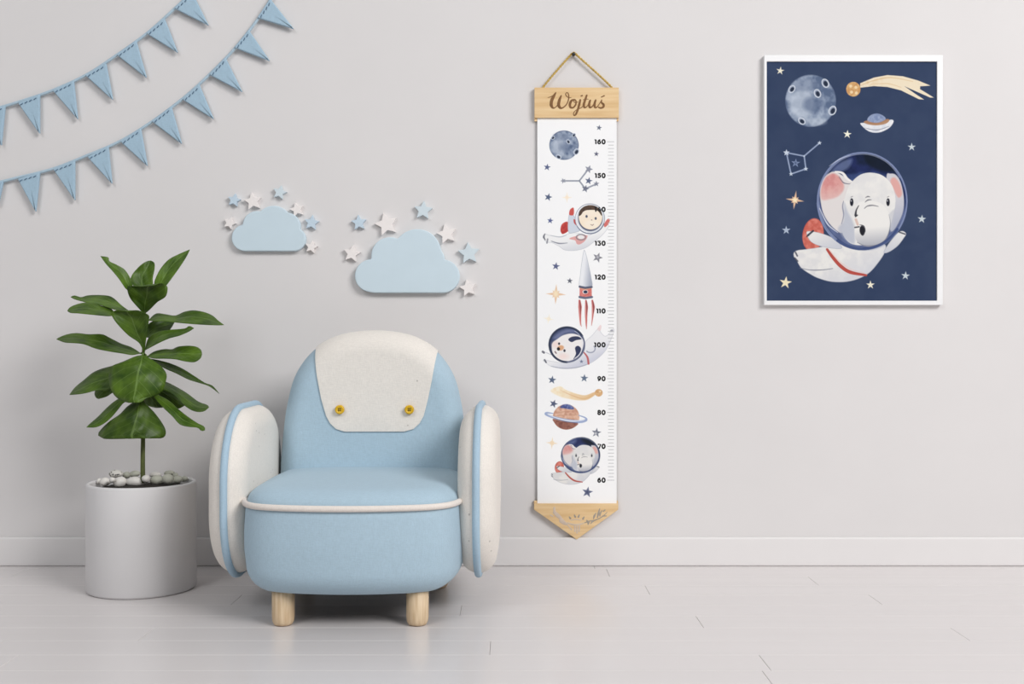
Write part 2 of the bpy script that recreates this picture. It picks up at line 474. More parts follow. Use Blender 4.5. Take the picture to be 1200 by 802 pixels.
so.add(v, f).build('soil', M['soil'], pl)
def Q(px, py, dy=0): return P(px, py, PY+dy)
st = [Q(167.5, 566), Q(167.3, 540), Q(167.8, 500), Q(167.5, 470), Q(168.5, 440), Q(168, 415), Q(169.5, 385), Q(168.5, 362), Q(170, 345)]
G().tube(catmull([tuple(p) for p in st], 4, closed=False), [.0078-.0045*i/32 for i in range(33)], 10).build('stem', M['stem'], pl)

def leaf(base, e1, e2, d0, d1, roll=.03, fold=.0, stem_y=None, droop=0, zo=0, seed=0):
    """one blade between two margins that run from the base to the tip (crop units: 5.714 per pixel, from (60, 280+zo));
    d0, d1: depth of base and tip, roll: how much the first margin lies behind the second, fold: cupping of the blade"""
    rg = random.Random(seed*3+5); ph = rg.uniform(0, 6)
    conv = lambda p: (60+p[0]/5.714, 280+zo+p[1]/5.714)
    A = [conv(p) for p in [base]+e1]; B = [conv(p) for p in [base]+e2]
    tip = ((A[-1][0]+B[-1][0])/2, (A[-1][1]+B[-1][1])/2); A[-1] = B[-1] = tip
    NT, NU = 30, 12
    def run(p):
        p = catmull(p, 8, closed=False); d = [0]
        for a, b in zip(p, p[1:]): d.append(d[-1]+math.dist(a, b))
        o = []; j = 0
        for k in range(NT+1):
            q = d[-1]*k/NT
            while j < len(d)-2 and d[j+1] < q: j += 1
            t = (q-d[j])/max(d[j+1]-d[j], 1e-9); o.append((p[j][0]+(p[j+1][0]-p[j][0])*t, p[j][1]+(p[j+1][1]-p[j][1])*t))
        return o
    A, B = run(A), run(B); s_ = (DW+PY)/F
    v, f, uvs = [], [], []
    for i in range(NT+1):
        t = i/NT; wd = math.dist(A[i], B[i])*s_
        for k in range(NU+1):
            x = -1+2*k/NU; u = k/NU
            px, py = A[i][0]*(1-u)+B[i][0]*u, A[i][1]*(1-u)+B[i][1]*u
            env = min(1, wd/.03)
            dy = d0+(d1-d0)*t+droop*math.sin(PI*t) - roll*x*env + fold*wd*(abs(x)**1.4) + .05*wd*math.sin(t*13+ph+(1.9 if x > 0 else 0))*abs(x) + .03*wd*math.cos(PI*x*2.5+t*16)*(1-x*x) - .035*wd*math.exp(-(x/.12)**2)*0
            v.append(Q(px, py, dy)); uvs.append((x, t))
    for i in range(NT):
        for k in range(NU):
            a = i*(NU+1)+k; f.append((a, a+1, a+NU+2, a+NU+1))
    if stem_y is not None:                               # leaf stalk back to the stem
        bp = Q(*conv(base), d0); sp = Q(168.3, stem_y, 0); mid = (bp+sp)/2+Vector((0, 0, .004))
        g = G().tube(catmull([tuple(sp), tuple(mid), tuple(bp)], 4, closed=False), .0022, 6); k0 = len(v)
        v += g.v; uvs += [(.02, 0)]*len(g.v); f += [tuple(i+k0 for i in q) for q in g.f]
    o = mesh('leaf', v, f, M['leaf'], pl)
    lay = o.data.uv_layers.new(name='leaf')
    for lp in o.data.loops: lay.data[lp.index].uv = uvs[lp.vertex_index]
    md = o.modifiers.new('thickness', 'SOLIDIFY'); md.thickness = .0013; md.offset = 0
    return o
leaf((735, 335), [(690, 305), (720, 220), (780, 145), (850, 105), (928, 72)], [(765, 318), (810, 260), (860, 190), (905, 120), (928, 72)], .015, .04, .012, -.2, 348, seed=1)
leaf((525, 345), [(545, 310), (525, 255), (490, 205), (440, 175), (390, 150), (382, 124), (330, 116)], [(500, 335), (455, 270), (410, 215), (365, 165), (330, 116)], .01, -.02, .014, -.2, 352, seed=2)
leaf((615, 345), [(535, 300), (540, 245), (585, 190), (630, 155), (665, 146)], [(675, 320), (680, 260), (692, 200), (690, 160), (665, 146)], .02, .06, .0, -.25, 352, seed=3)
leaf((622, 505), [(580, 460), (530, 400), (510, 345), (515, 318), (560, 318), (600, 320), (650, 314)], [(660, 475), (710, 425), (765, 388), (779, 335), (770, 312), (735, 297), (690, 312), (650, 314)], -.012, -.075, .0, -.28, 369, seed=4)
leaf((525, 486), [(470, 445), (420, 400), (380, 382), (300, 377), (240, 381), (200, 392), (155, 380), (130, 386)], [(450, 480), (390, 464), (330, 444), (260, 434), (210, 420), (160, 406), (130, 396)], .015, .06, .03, -.1, 374, seed=5)
leaf((430, 505), [(400, 468), (340, 450), (280, 435), (220, 429), (170, 440), (125, 460), (108, 482)], [(395, 518), (330, 514), (250, 506), (180, 499), (130, 496), (108, 486)], -.01, -.03, .03, -.1, 376, seed=6)
leaf((622, 768), [(590, 700), (520, 650), (460, 590), (420, 540), (403, 498), (440, 480), (520, 488)], [(632, 700), (642, 620), (652, 560), (656, 520), (640, 504), (580, 480), (520, 488)], -.012, -.085, .0, -.28, 404, seed=7)
leaf((650, 548), [(700, 502), (760, 505), (830, 515), (890, 490), (950, 480), (1020, 490), (1080, 515), (1120, 550), (1157, 577)], [(690, 552), (760, 552), (850, 562), (950, 571), (1050, 577), (1120, 579), (1157, 577)], -.005, -.02, .03, -.08, 378, seed=8)
leaf((628, 660), [(635, 600), (665, 560), (720, 545), (780, 548), (828, 556)], [(660, 660), (720, 640), (790, 612), (828, 556)], .01, .07, .012, -.2, 397, seed=9)
leaf((625, 748), [(655, 660), (720, 622), (790, 610), (850, 606), (900, 600), (925, 584), (955, 594)], [(660, 730), (720, 698), (790, 667), (860, 648), (920, 622), (957, 604)], -.01, -.06, .025, -.2, 408, seed=10)
leaf((600, 768), [(540, 728), (470, 703), (400, 668), (340, 640), (250, 640), (170, 632), (110, 640), (60, 658), (34, 660)], [(540, 778), (480, 768), (400, 756), (300, 736), (220, 706), (150, 698), (90, 694), (36, 686)], -.01, -.03, .03, -.12, 416, seed=11)
leaf((640, 104), [(690, 70), (760, 54), (810, 55), (850, 37), (920, 31), (975, 39), (1005, 62), (1010, 88)], [(690, 116), (760, 117), (830, 121), (900, 136), (960, 140), (1000, 114), (1010, 88)], -.01, -.03, .028, -.15, 416, zo=120, seed=12)
leaf((650, 116), [(720, 128), (800, 150), (880, 185), (960, 235), (1030, 280), (1080, 299), (1126, 352)], [(700, 146), (760, 182), (840, 217), (920, 257), (1000, 282), (1060, 303), (1126, 352)], .0, .03, .022, -.2, 418, zo=120, seed=13)
leaf((612, 92), [(560, 104), (480, 138), (410, 165), (389, 195), (386, 260), (400, 322), (440, 380), (510, 411), (560, 411)], [(665, 118), (730, 163), (772, 220), (767, 270), (750, 322), (710, 362), (640, 382), (600, 409), (560, 411)], -.03, -.10, .004, .22, 416, droop=-.02, zo=120, seed=14)
leaf((560, 150), [(500, 150), (390, 171), (290, 205), (220, 260), (160, 310), (122, 360)], [(480, 260), (390, 322), (300, 331), (240, 346), (180, 356), (122, 360)], .015, .0, .03, .15, 424, zo=120, seed=15)
leaf((540, 190), [(400, 265), (330, 298), (292, 340), (298, 376), (318, 387)], [(480, 305), (410, 347), (370, 372), (318, 387)], .04, .07, .01, .2, 430, zo=120, seed=16)
leaf((590, 325), [(520, 355), (440, 393), (380, 440), (310, 510), (260, 553), (236, 577)], [(540, 400), (490, 410), (450, 455), (410, 503), (360, 547), (300, 577), (236, 579)], .01, -.01, .018, .2, 452, zo=120, seed=17)
leaf((602, 380), [(560, 405), (510, 438), (460, 490), (400, 530), (350, 575), (313, 622), (330, 642), (370, 657), (420, 634), (500, 626), (565, 621)], [(640, 425), (690, 478), (740, 545), (767, 602), (757, 642), (715, 650), (670, 632), (620, 621), (565, 621)], -.02, -.085, .0, .3, 462, droop=-.02, zo=120, seed=18)
leaf((640, 235), [(700, 260), (770, 274), (840, 308), (910, 350), (985, 405), (1045, 428), (1057, 442)], [(720, 310), (790, 340), (850, 385), (900, 437), (960, 470), (1020, 471), (1057, 444)], .012, .02, .03, .2, 440, zo=120, seed=19)
leaf((650, 270), [(720, 280), (800, 325), (850, 368), (893, 430)], [(700, 355), (760, 402), (820, 442), (855, 452), (893, 434)], .04, .08, .01, .15, 446, zo=120, seed=20)
leaf((650, 315), [(720, 362), (790, 400), (850, 455), (920, 510), (980, 550), (1025, 573), (1030, 596)], [(705, 395), (755, 450), (810, 502), (860, 557), (920, 574), (980, 580), (1005, 602), (1030, 598)], .0, -.04, .018, .2, 454, zo=120, seed=21)
leaf((620, 320), [(612, 385), (645, 430), (700, 447)], [(720, 365), (758, 420), (752, 443), (700, 447)], .05, .10, .0, .15, 456, zo=120, seed=22)

# pebbles lying on the soil
def pebble(px, py, w, h, z, label, m='pebble', seed=0):
    d = (CH-z)*F/(py-401); s = d/F; y = d-DW
    c = Vector(((px-600)*s, y, z+.002)); rx, rz = w*s/2, h*s/2; ry = (rx+rz)/2
    rr = math.hypot(c.x-PX, c.y-PY)
    lim = .1515-max(rx, ry)
    if rr > lim:
        k = lim/rr; c.x = PX+(c.x-PX)*k; c.y = PY+(c.y-PY)*k
    bm = bmesh.new(); bmesh.ops.create_icosphere(bm, subdivisions=3, radius=1)
    rg = random.Random(seed*5+1); a = [rg.uniform(-1, 1) for _ in range(6)]
    for v in bm.verts:
        p = v.co; k = 1+.07*(a[0]*p.x*p.y+a[1]*p.z*p.x+a[2]*p.y*p.z)+.05*math.sin(3*p.x+a[3]*3)*math.cos(3*p.z+a[4]*3)
        v.co = Vector((p.x*rx*k, p.y*ry*k, p.z*rz*k))
    me = bpy.data.meshes.new('pebble'); bm.to_mesh(me); bm.free(); me.materials.append(M[m])
    me.polygons.foreach_set('use_smooth', [True]*len(me.polygons))
    o = link('pebble', me); o.location = c
    tag(o, label, 'pebble', 'pebbles on the soil of the white pot')
    return o
Z = lambda x, y: (90+x/8, 540+y/8)
PB = [
 (265, 205, 92, 72, .3385, 'pebble', 'pale round pebble near the left rim, in front of the speckled pebble'),
 (203, 200, 46, 52, .3385, 'pebble', 'small pale pebble farthest left in the white pot, against the rim'),
 (367, 130, 118, 66, .355, 'pebble', 'white pebble speckled with dark spots, at the back left of the pot'),
 (333, 188, 52, 46, .342, 'pebble', 'tiny pale pebble just below the speckled pebble'),
 (405, 208, 112, 92, .3385, 'pebble', 'large pale rounded pebble at the front left rim of the pot'),
 (468, 142, 66, 56, .347, 'greypebble', 'greenish grey pebble between the speckled pebble and the mossy flat one'),
 (552, 205, 166, 86, .3385, 'pebble', 'largest pale oval pebble, at the front just left of the stem'),
 (543, 132, 92, 56, .349, 'greypebble', 'flat greenish pebble touching the stem on its left, behind the largest pebble'),
 (648, 178, 72, 66, .344, 'pebble', 'small whitish pebble right in front of the stem base'),
 (750, 192, 114, 86, .3385, 'greypebble', 'round beige-grey pebble at the front, right of the stem'),
 (738, 140, 100, 50, .346, 'pebble', 'pale grey pebble at the back right of the stem, behind the round beige-grey one'),
 (855, 180, 98, 88, .341, 'greypebble', 'dark greenish round pebble, second from the right in the front row of the pot'),
 (945, 184, 88, 68, .339, 'greypebble', 'greenish grey pebble at the right end of the front row in the pot'),
 (868, 124, 90, 46, .350, 'greypebble', 'flat grey pebble at the back right, behind the dark round pebble'),
 (925, 142, 46, 40, .346, 'greypebble', 'tiny grey pebble at the back right of the pot, beside the flat grey one'),
 (1015, 178, 60, 46, .337, 'greypebble', 'small dark pebble against the right rim of the pot'),
]
for i, (x, y, w, h, z, m, lb) in enumerate(PB):
    px, py = Z(x, y)
    o = pebble(px, py, w/8*1.12, h/8*1.12, z-(.009 if z < .3395 else .003), lb, m, i)
    if 'speckled with' in lb:
        g = G(); rg = random.Random(4)
        m3 = mat('speckled_pebble', (206, 203, 196), .7, .05); o.data.materials.clear(); o.data.materials.append(m3)
        t = m3.node_tree; b = t.nodes['Principled BSDF']; src = b.inputs['Base Color'].links[0].from_socket
        tc = t.nodes.new('ShaderNodeTexCoord'); vo = t.nodes.new('ShaderNodeTexVoronoi'); vo.inputs['Scale'].default_value = 130
        t.links.new(tc.outputs['Object'], vo.inputs['Vector'])
        lt = t.nodes.new('ShaderNodeMath'); lt.operation = 'LESS_THAN'; lt.inputs[1].default_value = .33; t.links.new(vo.outputs['Distance'], lt.inputs[0])
        mx = t.nodes.new('ShaderNodeMix'); mx.data_type = 'RGBA'; t.links.new(lt.outputs[0], mx.inputs['Factor']); t.links.new(src, mx.inputs['A']); mx.inputs['B'].default_value = L(62, 60, 60)
        t.links.new(mx.outputs['Result'], b.inputs['Base Color'])

# ------------------------------------------------------------------ bunting
def garland(cordpx, flags, label):
    Y = -.012
    root = thing('pennant_garland', P(cordpx[len(cordpx)//2][0], cordpx[len(cordpx)//2][1], Y), label, 'bunting', 'pennant garlands across the upper left of the wall')
    cp = catmull([tuple(P(x, y, Y)) for x, y in cordpx], 8, closed=False)
    G().tube(cp, .0048, 10).build('cord', M['cord'], root)
    for (lx, ly, rx, ry, tx, ty) in flags:
        l, r, t = [P(a/3.208, b/3.208, Y) for a, b in ((lx, ly), (rx, ry), (tx, ty))]
        # raise the top edge up onto the cord
        mid = (l+r)/2; up = (mid-t).normalized()*.006; l += up; r += up
        A, B, C_ = [Vector((q.x, q.z)) for q in (l, r, t)]
        tri = [tuple(A), tuple(C_), tuple(B)]
        ct = (A+B+C_)/3
        o2 = []
        tri = ccw(tri)
        for i in range(3):
            p0, p1, p2 = Vector(tri[i-1]), Vector(tri[i]), Vector(tri[(i+1) % 3])
            a = p1+(p0-p1).normalized()*.005; b = p1+(p2-p1).normalized()*.005
            for k in range(5):
                u = k/4; o2.append(tuple(a*(1-u)**2+p1*2*u*(1-u)+b*u*u))
        o2 = resample(o2, 72)
        rings = [(.0035*(1-math.cos(PI/2*k/4)), .0062*math.sin(PI/2*k/4)) for k in range(-4, 5)]
        fn = lambda a, b, h: Vector((a, Y-.004-h, b))
        fl = fix_normals(mesh('pennant', *loft(o2, rings, fn, dome0=0, dome1=0, center=tuple(ct)), M['pennant'], root))
        s = G(); e = (r-l); n = 4
        dn = (t-mid).normalized()
        for k in range(n):
            u0 = .10+.80*k/n; u1 = u0+.80/n*.62
            a = l+e*u0+dn*.012+Vector((0, -.0118, 0)); b = l+e*u1+dn*.009+Vector((0, -.0118, 0))
            s.tube([a, b], .0013, 6)
        s.build('stitching', M['stitch'], fl)
U = [(-60, 141), (-25, 132.5), (0, 126), (22, 119.5), (59, 107), (100, 88.5), (137, 64.5), (173, 38.5), (206, 9), (219, -4), (250, -38), (275, -70)]
garland(U, [(-55, 425, 25, 405, 8, 552), (72, 395, 155, 362, 153, 507), (203, 348, 283, 310, 296, 452), (325, 290, 405, 243, 428, 380), (443, 213, 518, 158, 555, 297), (555, 132, 625, 75, 672, 202), (660, 38, 728, -25, 788, 100)],
        'shorter light blue pennant garland, the upper one nearest the top left corner')
Lw = [(-60, 224), (-25, 219), (0, 213.5), (22, 208), (62, 198), (103, 182), (142, 165), (179, 142), (215, 115), (246, 87), (276, 56), (304, 20), (318, -2), (338, -38), (355, -75)]
garland(Lw, [(-60, 705, 18, 690, -3, 775), (70, 680, 155, 655, 138, 800), (203, 642, 287, 610, 285, 757), (333, 597, 413, 555, 425, 695), (458, 540, 535, 487, 558, 628), (575, 463, 650, 405, 687, 545), (690, 380, 755, 322, 807, 452), (792, 287, 853, 220, 915, 350), (886, 185, 942, 118, 1018, 233), (973, 73, 1022, 0, 1108, 112)],
        'longer light blue pennant garland, the lower one, swagging down toward the cloud plaques')

# ------------------------------------------------------------------ clouds and stars
def ray_outline(c, circles, rects, n=200):
    out = []
    for k in range(n):
        a = 2*PI*k/n; dx, dy = math.cos(a), math.sin(a); best = 0
        for r in np.arange(0, 400, .5):
            x, y = c[0]+dx*r, c[1]+dy*r
            if any((x-q[0])**2+(y-q[1])**2 <= q[2]**2 for q in circles) or any(q[0] <= x <= q[2] and q[1] <= y <= q[3] for q in rects): best = r
        out.append((c[0]+dx*best, c[1]+dy*best))
    return out
ZC = lambda x, y: (240+x/3.529, 200+y/3.529)
def plaque(name, pts_zoom, c, th, m, label, cat, group, n=200):
    pts = [P(*ZC(x, y), -th) for x, y in pts_zoom]
    o2 = ccw(resample([(p.x, p.z) for p in pts], n)); cc = P(*ZC(*c), -th)
    r = .003
    rings = [(0, 0)]+[(r*(1-math.cos(PI/2*k/4)), th-r+r*math.sin(PI/2*k/4)) for k in range(0, 5)]
    fn = lambda a, b, h: Vector((a, -h, b))
    o = fix_normals(mesh(name, *loft(o2, rings, fn, center=(cc.x, cc.z)), M[m], None, True, origin=(cc.x, 0, cc.z)))
    md = o.modifiers.new('edges', 'EDGE_SPLIT'); md.split_angle = math.radians(50)
    return tag(o, label, cat, group)
c1 = ray_outline((270, 265), [(165, 278, 55), (368, 284, 49), (215, 226, 59), (284, 220, 75), (335, 232, 60)], [(165, 240, 368, 333)])
plaque('cloud_plaque', c1, (270, 265), .02, 'cloud', 'smaller pale blue cloud wall plaque, left of the larger cloud', 'wall decoration', 'cloud wall plaques')
c2 = ray_outline((860, 430), [(688, 435, 68), (985, 437, 69), (765, 352, 77), (878, 342, 100), (930, 370, 62)], [(688, 380, 985, 506)])
plaque('cloud_plaque', c2, (860, 430), .024, 'cloud', 'larger pale blue cloud wall plaque above the armchair', 'wall decoration', 'cloud wall plaques')
def star_pts(cx, cy, r, rot, inner=.48):
    return [(cx+(r if k % 2 == 0 else r*inner)*math.sin(math.radians(rot)+PI*k/5), cy-(r if k % 2 == 0 else r*inner)*math.cos(math.radians(rot)+PI*k/5)) for k in range(10)]
ST = [
 (120, 122, 28, 12, 'starblue', 'small blue wall star at the upper left of the smaller cloud'),
 (198, 127, 38, -8, 'starwhite', 'white wall star above the left shoulder of the smaller cloud'),
 (309, 90, 30, 15, 'starpale', 'pale blue wall star highest above the smaller cloud'),
 (380, 161, 31, -14, 'starwhite', 'white wall star at the upper right of the smaller cloud'),
 (441, 215, 32, 8, 'starblue', 'blue wall star right of the smaller cloud, above the lone white one'),
 (102, 217, 27, 20, 'starwhite', 'small white wall star at the left end of the smaller cloud'),
 (440, 316, 27, 12, 'starwhite', 'small white wall star at the lower right of the smaller cloud'),
 (637, 215, 33, -5, 'starblue', 'light blue wall star at the upper left of the larger cloud'),
 (750, 222, 50, -14, 'starwhite', 'biggest white wall star, above the left hump of the larger cloud'),
 (903, 164, 40, 5, 'starpale', 'pale blue wall star highest above the larger cloud'),
 (1000, 262, 43, -12, 'starwhite', 'white wall star at the upper right of the larger cloud'),
 (1092, 342, 47, -5, 'starpale', 'big pale blue wall star right of the larger cloud'),
 (608, 343, 37, 10, 'starwhite', 'white wall star at the left side of the larger cloud'),
 (1088, 486, 37, -10, 'starwhite', 'small white wall star at the lower right of the larger cloud'),
]
for x, y, r, rot, m, lb in ST:
    th = .016; cc = P(*ZC(x, y), -th); o2 = ccw([(q.x, q.z) for q in (P(*ZC(*k), -th) for k in star_pts(x, y, r, rot))])
    o = fix_normals(mesh('wall_star', *loft(o2, [(0, 0), (0, th)], lambda a, b, h: Vector((a, -h, b)), center=(cc.x, cc.z)), M[m], None, False, origin=(cc.x, 0, cc.z)))
    bevel(o, .0016, 2, 30); tag(o, lb, 'wall decoration', 'star wall plaques around the clouds')

# ------------------------------------------------------------------ printed pictures: pigment stored per vertex of the paper
class Canvas:
    def __init__(s, x0, y0, x1, y1, step, base):
        s.nx = int(round((x1-x0)/step))+1; s.ny = int(round((y1-y0)/step))+1
        s.x = np.linspace(x0, x1, s.nx); s.y = np.linspace(y0, y1, s.ny)
        s.X, s.Y = np.meshgrid(s.x, s.y); s.C = np.empty(s.X.shape+(3,)); s.C[:] = base
        s.step = step; s.T = (0, 0, 1, 1)
    def use(s, ox, oy, sx, sy=None): s.T = (ox, oy, sx, sy or sx); return s
    def tp(s, p): ox, oy, sx, sy = s.T; return (ox+p[0]*sx, oy+p[1]*sy)
    def win(s, a, b, c, d, m):
        i0 = max(0, np.searchsorted(s.x, a-m)); i1 = np.searchsorted(s.x, c+m)
        j0 = max(0, np.searchsorted(s.y, b-m)); j1 = np.searchsorted(s.y, d+m)
        return slice(j0, j1), slice(i0, i1)
    def lay(s, w, al, col):
        if callable(col): col = col(s.X[w], s.Y[w])
        s.C[w] = s.C[w]*(1-al[..., None])+np.asarray(col, float)*al[..., None]
    def noise(s, w, f, seed):
        X, Y = s.X[w]*f, s.Y[w]*f; r = 0; amp = 1; tot = 0
        for o in range(3):
            xi, yi = np.floor(X).astype(int), np.floor(Y).astype(int); u, v = X-xi, Y-yi; u = u*u*(3-2*u); v = v*v*(3-2*v)
            h = lambda a, b: np.modf(np.abs(np.sin(a*127.1+b*311.7+seed*17.3)*43758.5453))[0]
            r = r+amp*((h(xi, yi)*(1-u)+h(xi+1, yi)*u)*(1-v)+(h(xi, yi+1)*(1-u)+h(xi+1, yi+1)*u)*v); tot += amp; amp *= .5; X = X*2; Y = Y*2
        return r/tot
    def fill(s, w, sd, col, soft, a, col2=None, nf=.25, seed=1, grad=None, edge=None):
        al = np.clip(.5-sd/max(soft, .3), 0, 1)*a
        c = np.asarray(col, float)
        if col2 is not None:
            n = s.noise(w, nf, seed); n = np.clip((n-.3)/.4, 0, 1)[..., None]; c = c*(1-n)+np.asarray(col2, float)*n
        if grad is not None:                       # (x0,y0,x1,y1,colour): pigment wash from one side to another
            (ax, ay), (bx, by) = s.tp(grad[:2]), s.tp(grad[2:4]); d2 = (bx-ax)**2+(by-ay)**2
            t = np.clip(((s.X[w]-ax)*(bx-ax)+(s.Y[w]-ay)*(by-ay))/d2, 0, 1)[..., None]; c = c*(1-t)+np.asarray(grad[4], float)*t
        s.lay(w, al, c)
        if edge is not None:
            ew, ec, ea = edge; s.lay(w, np.clip(1-np.abs(sd+ew*.5)/ew, 0, 1)*ea, ec)
    def ell(s, cx, cy, rx, ry, col, soft=.5, a=1, rot=0, **k):
        x, y = s.tp((cx, cy)); rx *= s.T[2]; ry *= s.T[3]; m = max(rx, ry)+2
        w = s.win(x-m, y-m, x+m, y+m, 0); c, q = math.cos(math.radians(rot)), math.sin(math.radians(rot))
        dx, dy = s.X[w]-x, s.Y[w]-y; u, v = dx*c+dy*q, -dx*q+dy*c
        d = np.hypot(u/rx, v/ry); s.fill(w, (d-1)*min(rx, ry), col, soft, a, **k)
    def ring(s, cx, cy, rx, ry, wd, col, a=1, rot=0, a0=None, a1=None):
        n = 60; p = []
        lo, hi = (a0, a1) if a0 is not None else (0, 360)
        c, q = math.cos(math.radians(rot)), math.sin(math.radians(rot))
        for i in range(n+1):
            t = math.radians(lo+(hi-lo)*i/n); u, v = rx*math.cos(t), ry*math.sin(t); p.append((cx+u*c-v*q, cy+u*q+v*c))
        s.stroke(p, wd, col, a)
    def sd_poly(s, w, P_):
        X, Y = s.X[w], s.Y[w]; d = np.full(X.shape, 1e9); ins = np.zeros(X.shape, bool); n = len(P_)
        for i in range(n):
            (ax, ay), (bx, by) = P_[i], P_[(i+1) % n]; ex, ey = bx-ax, by-ay
            t = np.clip(((X-ax)*ex+(Y-ay)*ey)/max(ex*ex+ey*ey, 1e-9), 0, 1)
            d = np.minimum(d, np.hypot(X-ax-ex*t, Y-ay-ey*t))
            if ay != by: ins ^= ((ay > Y) != (by > Y)) & (X < (bx-ax)*(Y-ay)/(by-ay)+ax)
        return np.where(ins, -d, d)
    def poly(s, pts, col, soft=.5, a=1, smooth=True, **k):
        if smooth: pts = catmull(pts, 5)
        p = [s.tp(q) for q in pts]; xs, ys = [q[0] for q in p], [q[1] for q in p]
        w = s.win(min(xs), min(ys), max(xs), max(ys), 2)
        if s.X[w].size: s.fill(w, s.sd_poly(w, p), col, soft, a, **k)
    def stroke(s, pts, wd, col, a=1, soft=.5, smooth=False):
        if smooth: pts = catmull(pts, 6, closed=False)
        p = [s.tp(q) for q in pts]; n = len(p); ws = wd if isinstance(wd, (list, tuple)) else [wd]*n
        if len(ws) != n: ws = list(np.interp(np.linspace(0, 1, n), np.linspace(0, 1, len(ws)), ws))
        ws = [q*s.T[2]*.5 for q in ws]
        xs, ys = [q[0] for q in p], [q[1] for q in p]; w = s.win(min(xs), min(ys), max(xs), max(ys), max(ws)+2)
        X, Y = s.X[w], s.Y[w]
        if not X.size: return
        d = np.full(X.shape, 1e9)
        for i in range(n-1):
            (ax, ay), (bx, by) = p[i], p[i+1]; ex, ey = bx-ax, by-ay
            t = np.clip(((X-ax)*ex+(Y-ay)*ey)/max(ex*ex+ey*ey, 1e-9), 0, 1)
            d = np.minimum(d, np.hypot(X-ax-ex*t, Y-ay-ey*t)-(ws[i]+(ws[i+1]-ws[i])*t))
        thin = min(1, max(ws)*2/.55)               # a line thinner than the grid fades instead of breaking up
        s.lay(w, np.clip(.5-d/soft, 0, 1)*a*max(thin, .35), np.asarray(col, float))
    def star(s, cx, cy, r, rot, col, a=1, inner=.42, n=5, **k):
        s.poly([(cx+(r if q % 2 == 0 else r*inner)*math.sin(math.radians(rot)+PI*q/n), cy-(r if q % 2 == 0 else r*inner)*math.cos(math.radians(rot)+PI*q/n)) for q in range(2*n)], col, a=a, smooth=False, **k)
    def sheet(s, name, y, parent, gain, m, sat=.88):
        vs_ = [P(a, b, y) for a, b in ((s.x[0], s.y[0]), (s.x[-1], s.y[-1]))]
        xs = np.linspace(vs_[0].x, vs_[1].x, s.nx); zs = np.linspace(vs_[0].z, vs_[1].z, s.ny)
        off = base_of(parent); XX, ZZ = np.meshgrid(xs-off.x, zs-off.z)
        nv = s.nx*s.ny; co = np.stack([XX.ravel(), np.full(nv, y-off.y), ZZ.ravel()], 1)
        i = (np.arange(s.ny-1)[:, None]*s.nx+np.arange(s.nx-1)[None]).ravel()
        F_ = np.stack([i, i+s.nx, i+s.nx+1, i+1], 1)
        # back of the paper
        bco = np.array([[XX[0, 0], y-off.y+.0012, ZZ[0, 0]], [XX[0, -1], y-off.y+.0012, ZZ[0, -1]], [XX[-1, -1], y-off.y+.0012, ZZ[-1, -1]], [XX[-1, 0], y-off.y+.0012, ZZ[-1, 0]]])
        co = np.vstack([co, bco]); c = [0, s.nx-1, nv-1, nv-s.nx]; b = [nv, nv+1, nv+2, nv+3]
        extra = [[b[0], b[1], b[2], b[3]]]+[[c[k], c[(k+1) % 4], b[(k+1) % 4], b[k]] for k in range(4)]
        faces = np.vstack([F_, np.array(extra)])
        me = bpy.data.meshes.new(name); me.vertices.add(len(co)); me.vertices.foreach_set('co', co.ravel())
        me.loops.add(len(faces)*4); me.loops.foreach_set('vertex_index', faces.ravel().astype(np.int32))
        me.polygons.add(len(faces)); me.polygons.foreach_set('loop_start', (np.arange(len(faces))*4).astype(np.int32))
        me.polygons.foreach_set('loop_total', np.full(len(faces), 4, np.int32))
        me.update(calc_edges=True); me.validate()
        g_ = s.C.mean(axis=2, keepdims=True); v = np.clip(g_+(s.C-g_)*sat, 0, 255)/255; ln = np.where(v <= .04045, v/12.92, ((v+.055)/1.055)**2.4)*gain
        col = np.ones((len(co), 4)); col[:nv, :3] = np.clip(ln.reshape(-1, 3), 0, .93); col[nv:, :3] = .8
        at = me.color_attributes.new('art', 'FLOAT_COLOR', 'POINT'); at.data.foreach_set('color', col.ravel())
        me.materials.append(m)
        return link(name, me, parent)

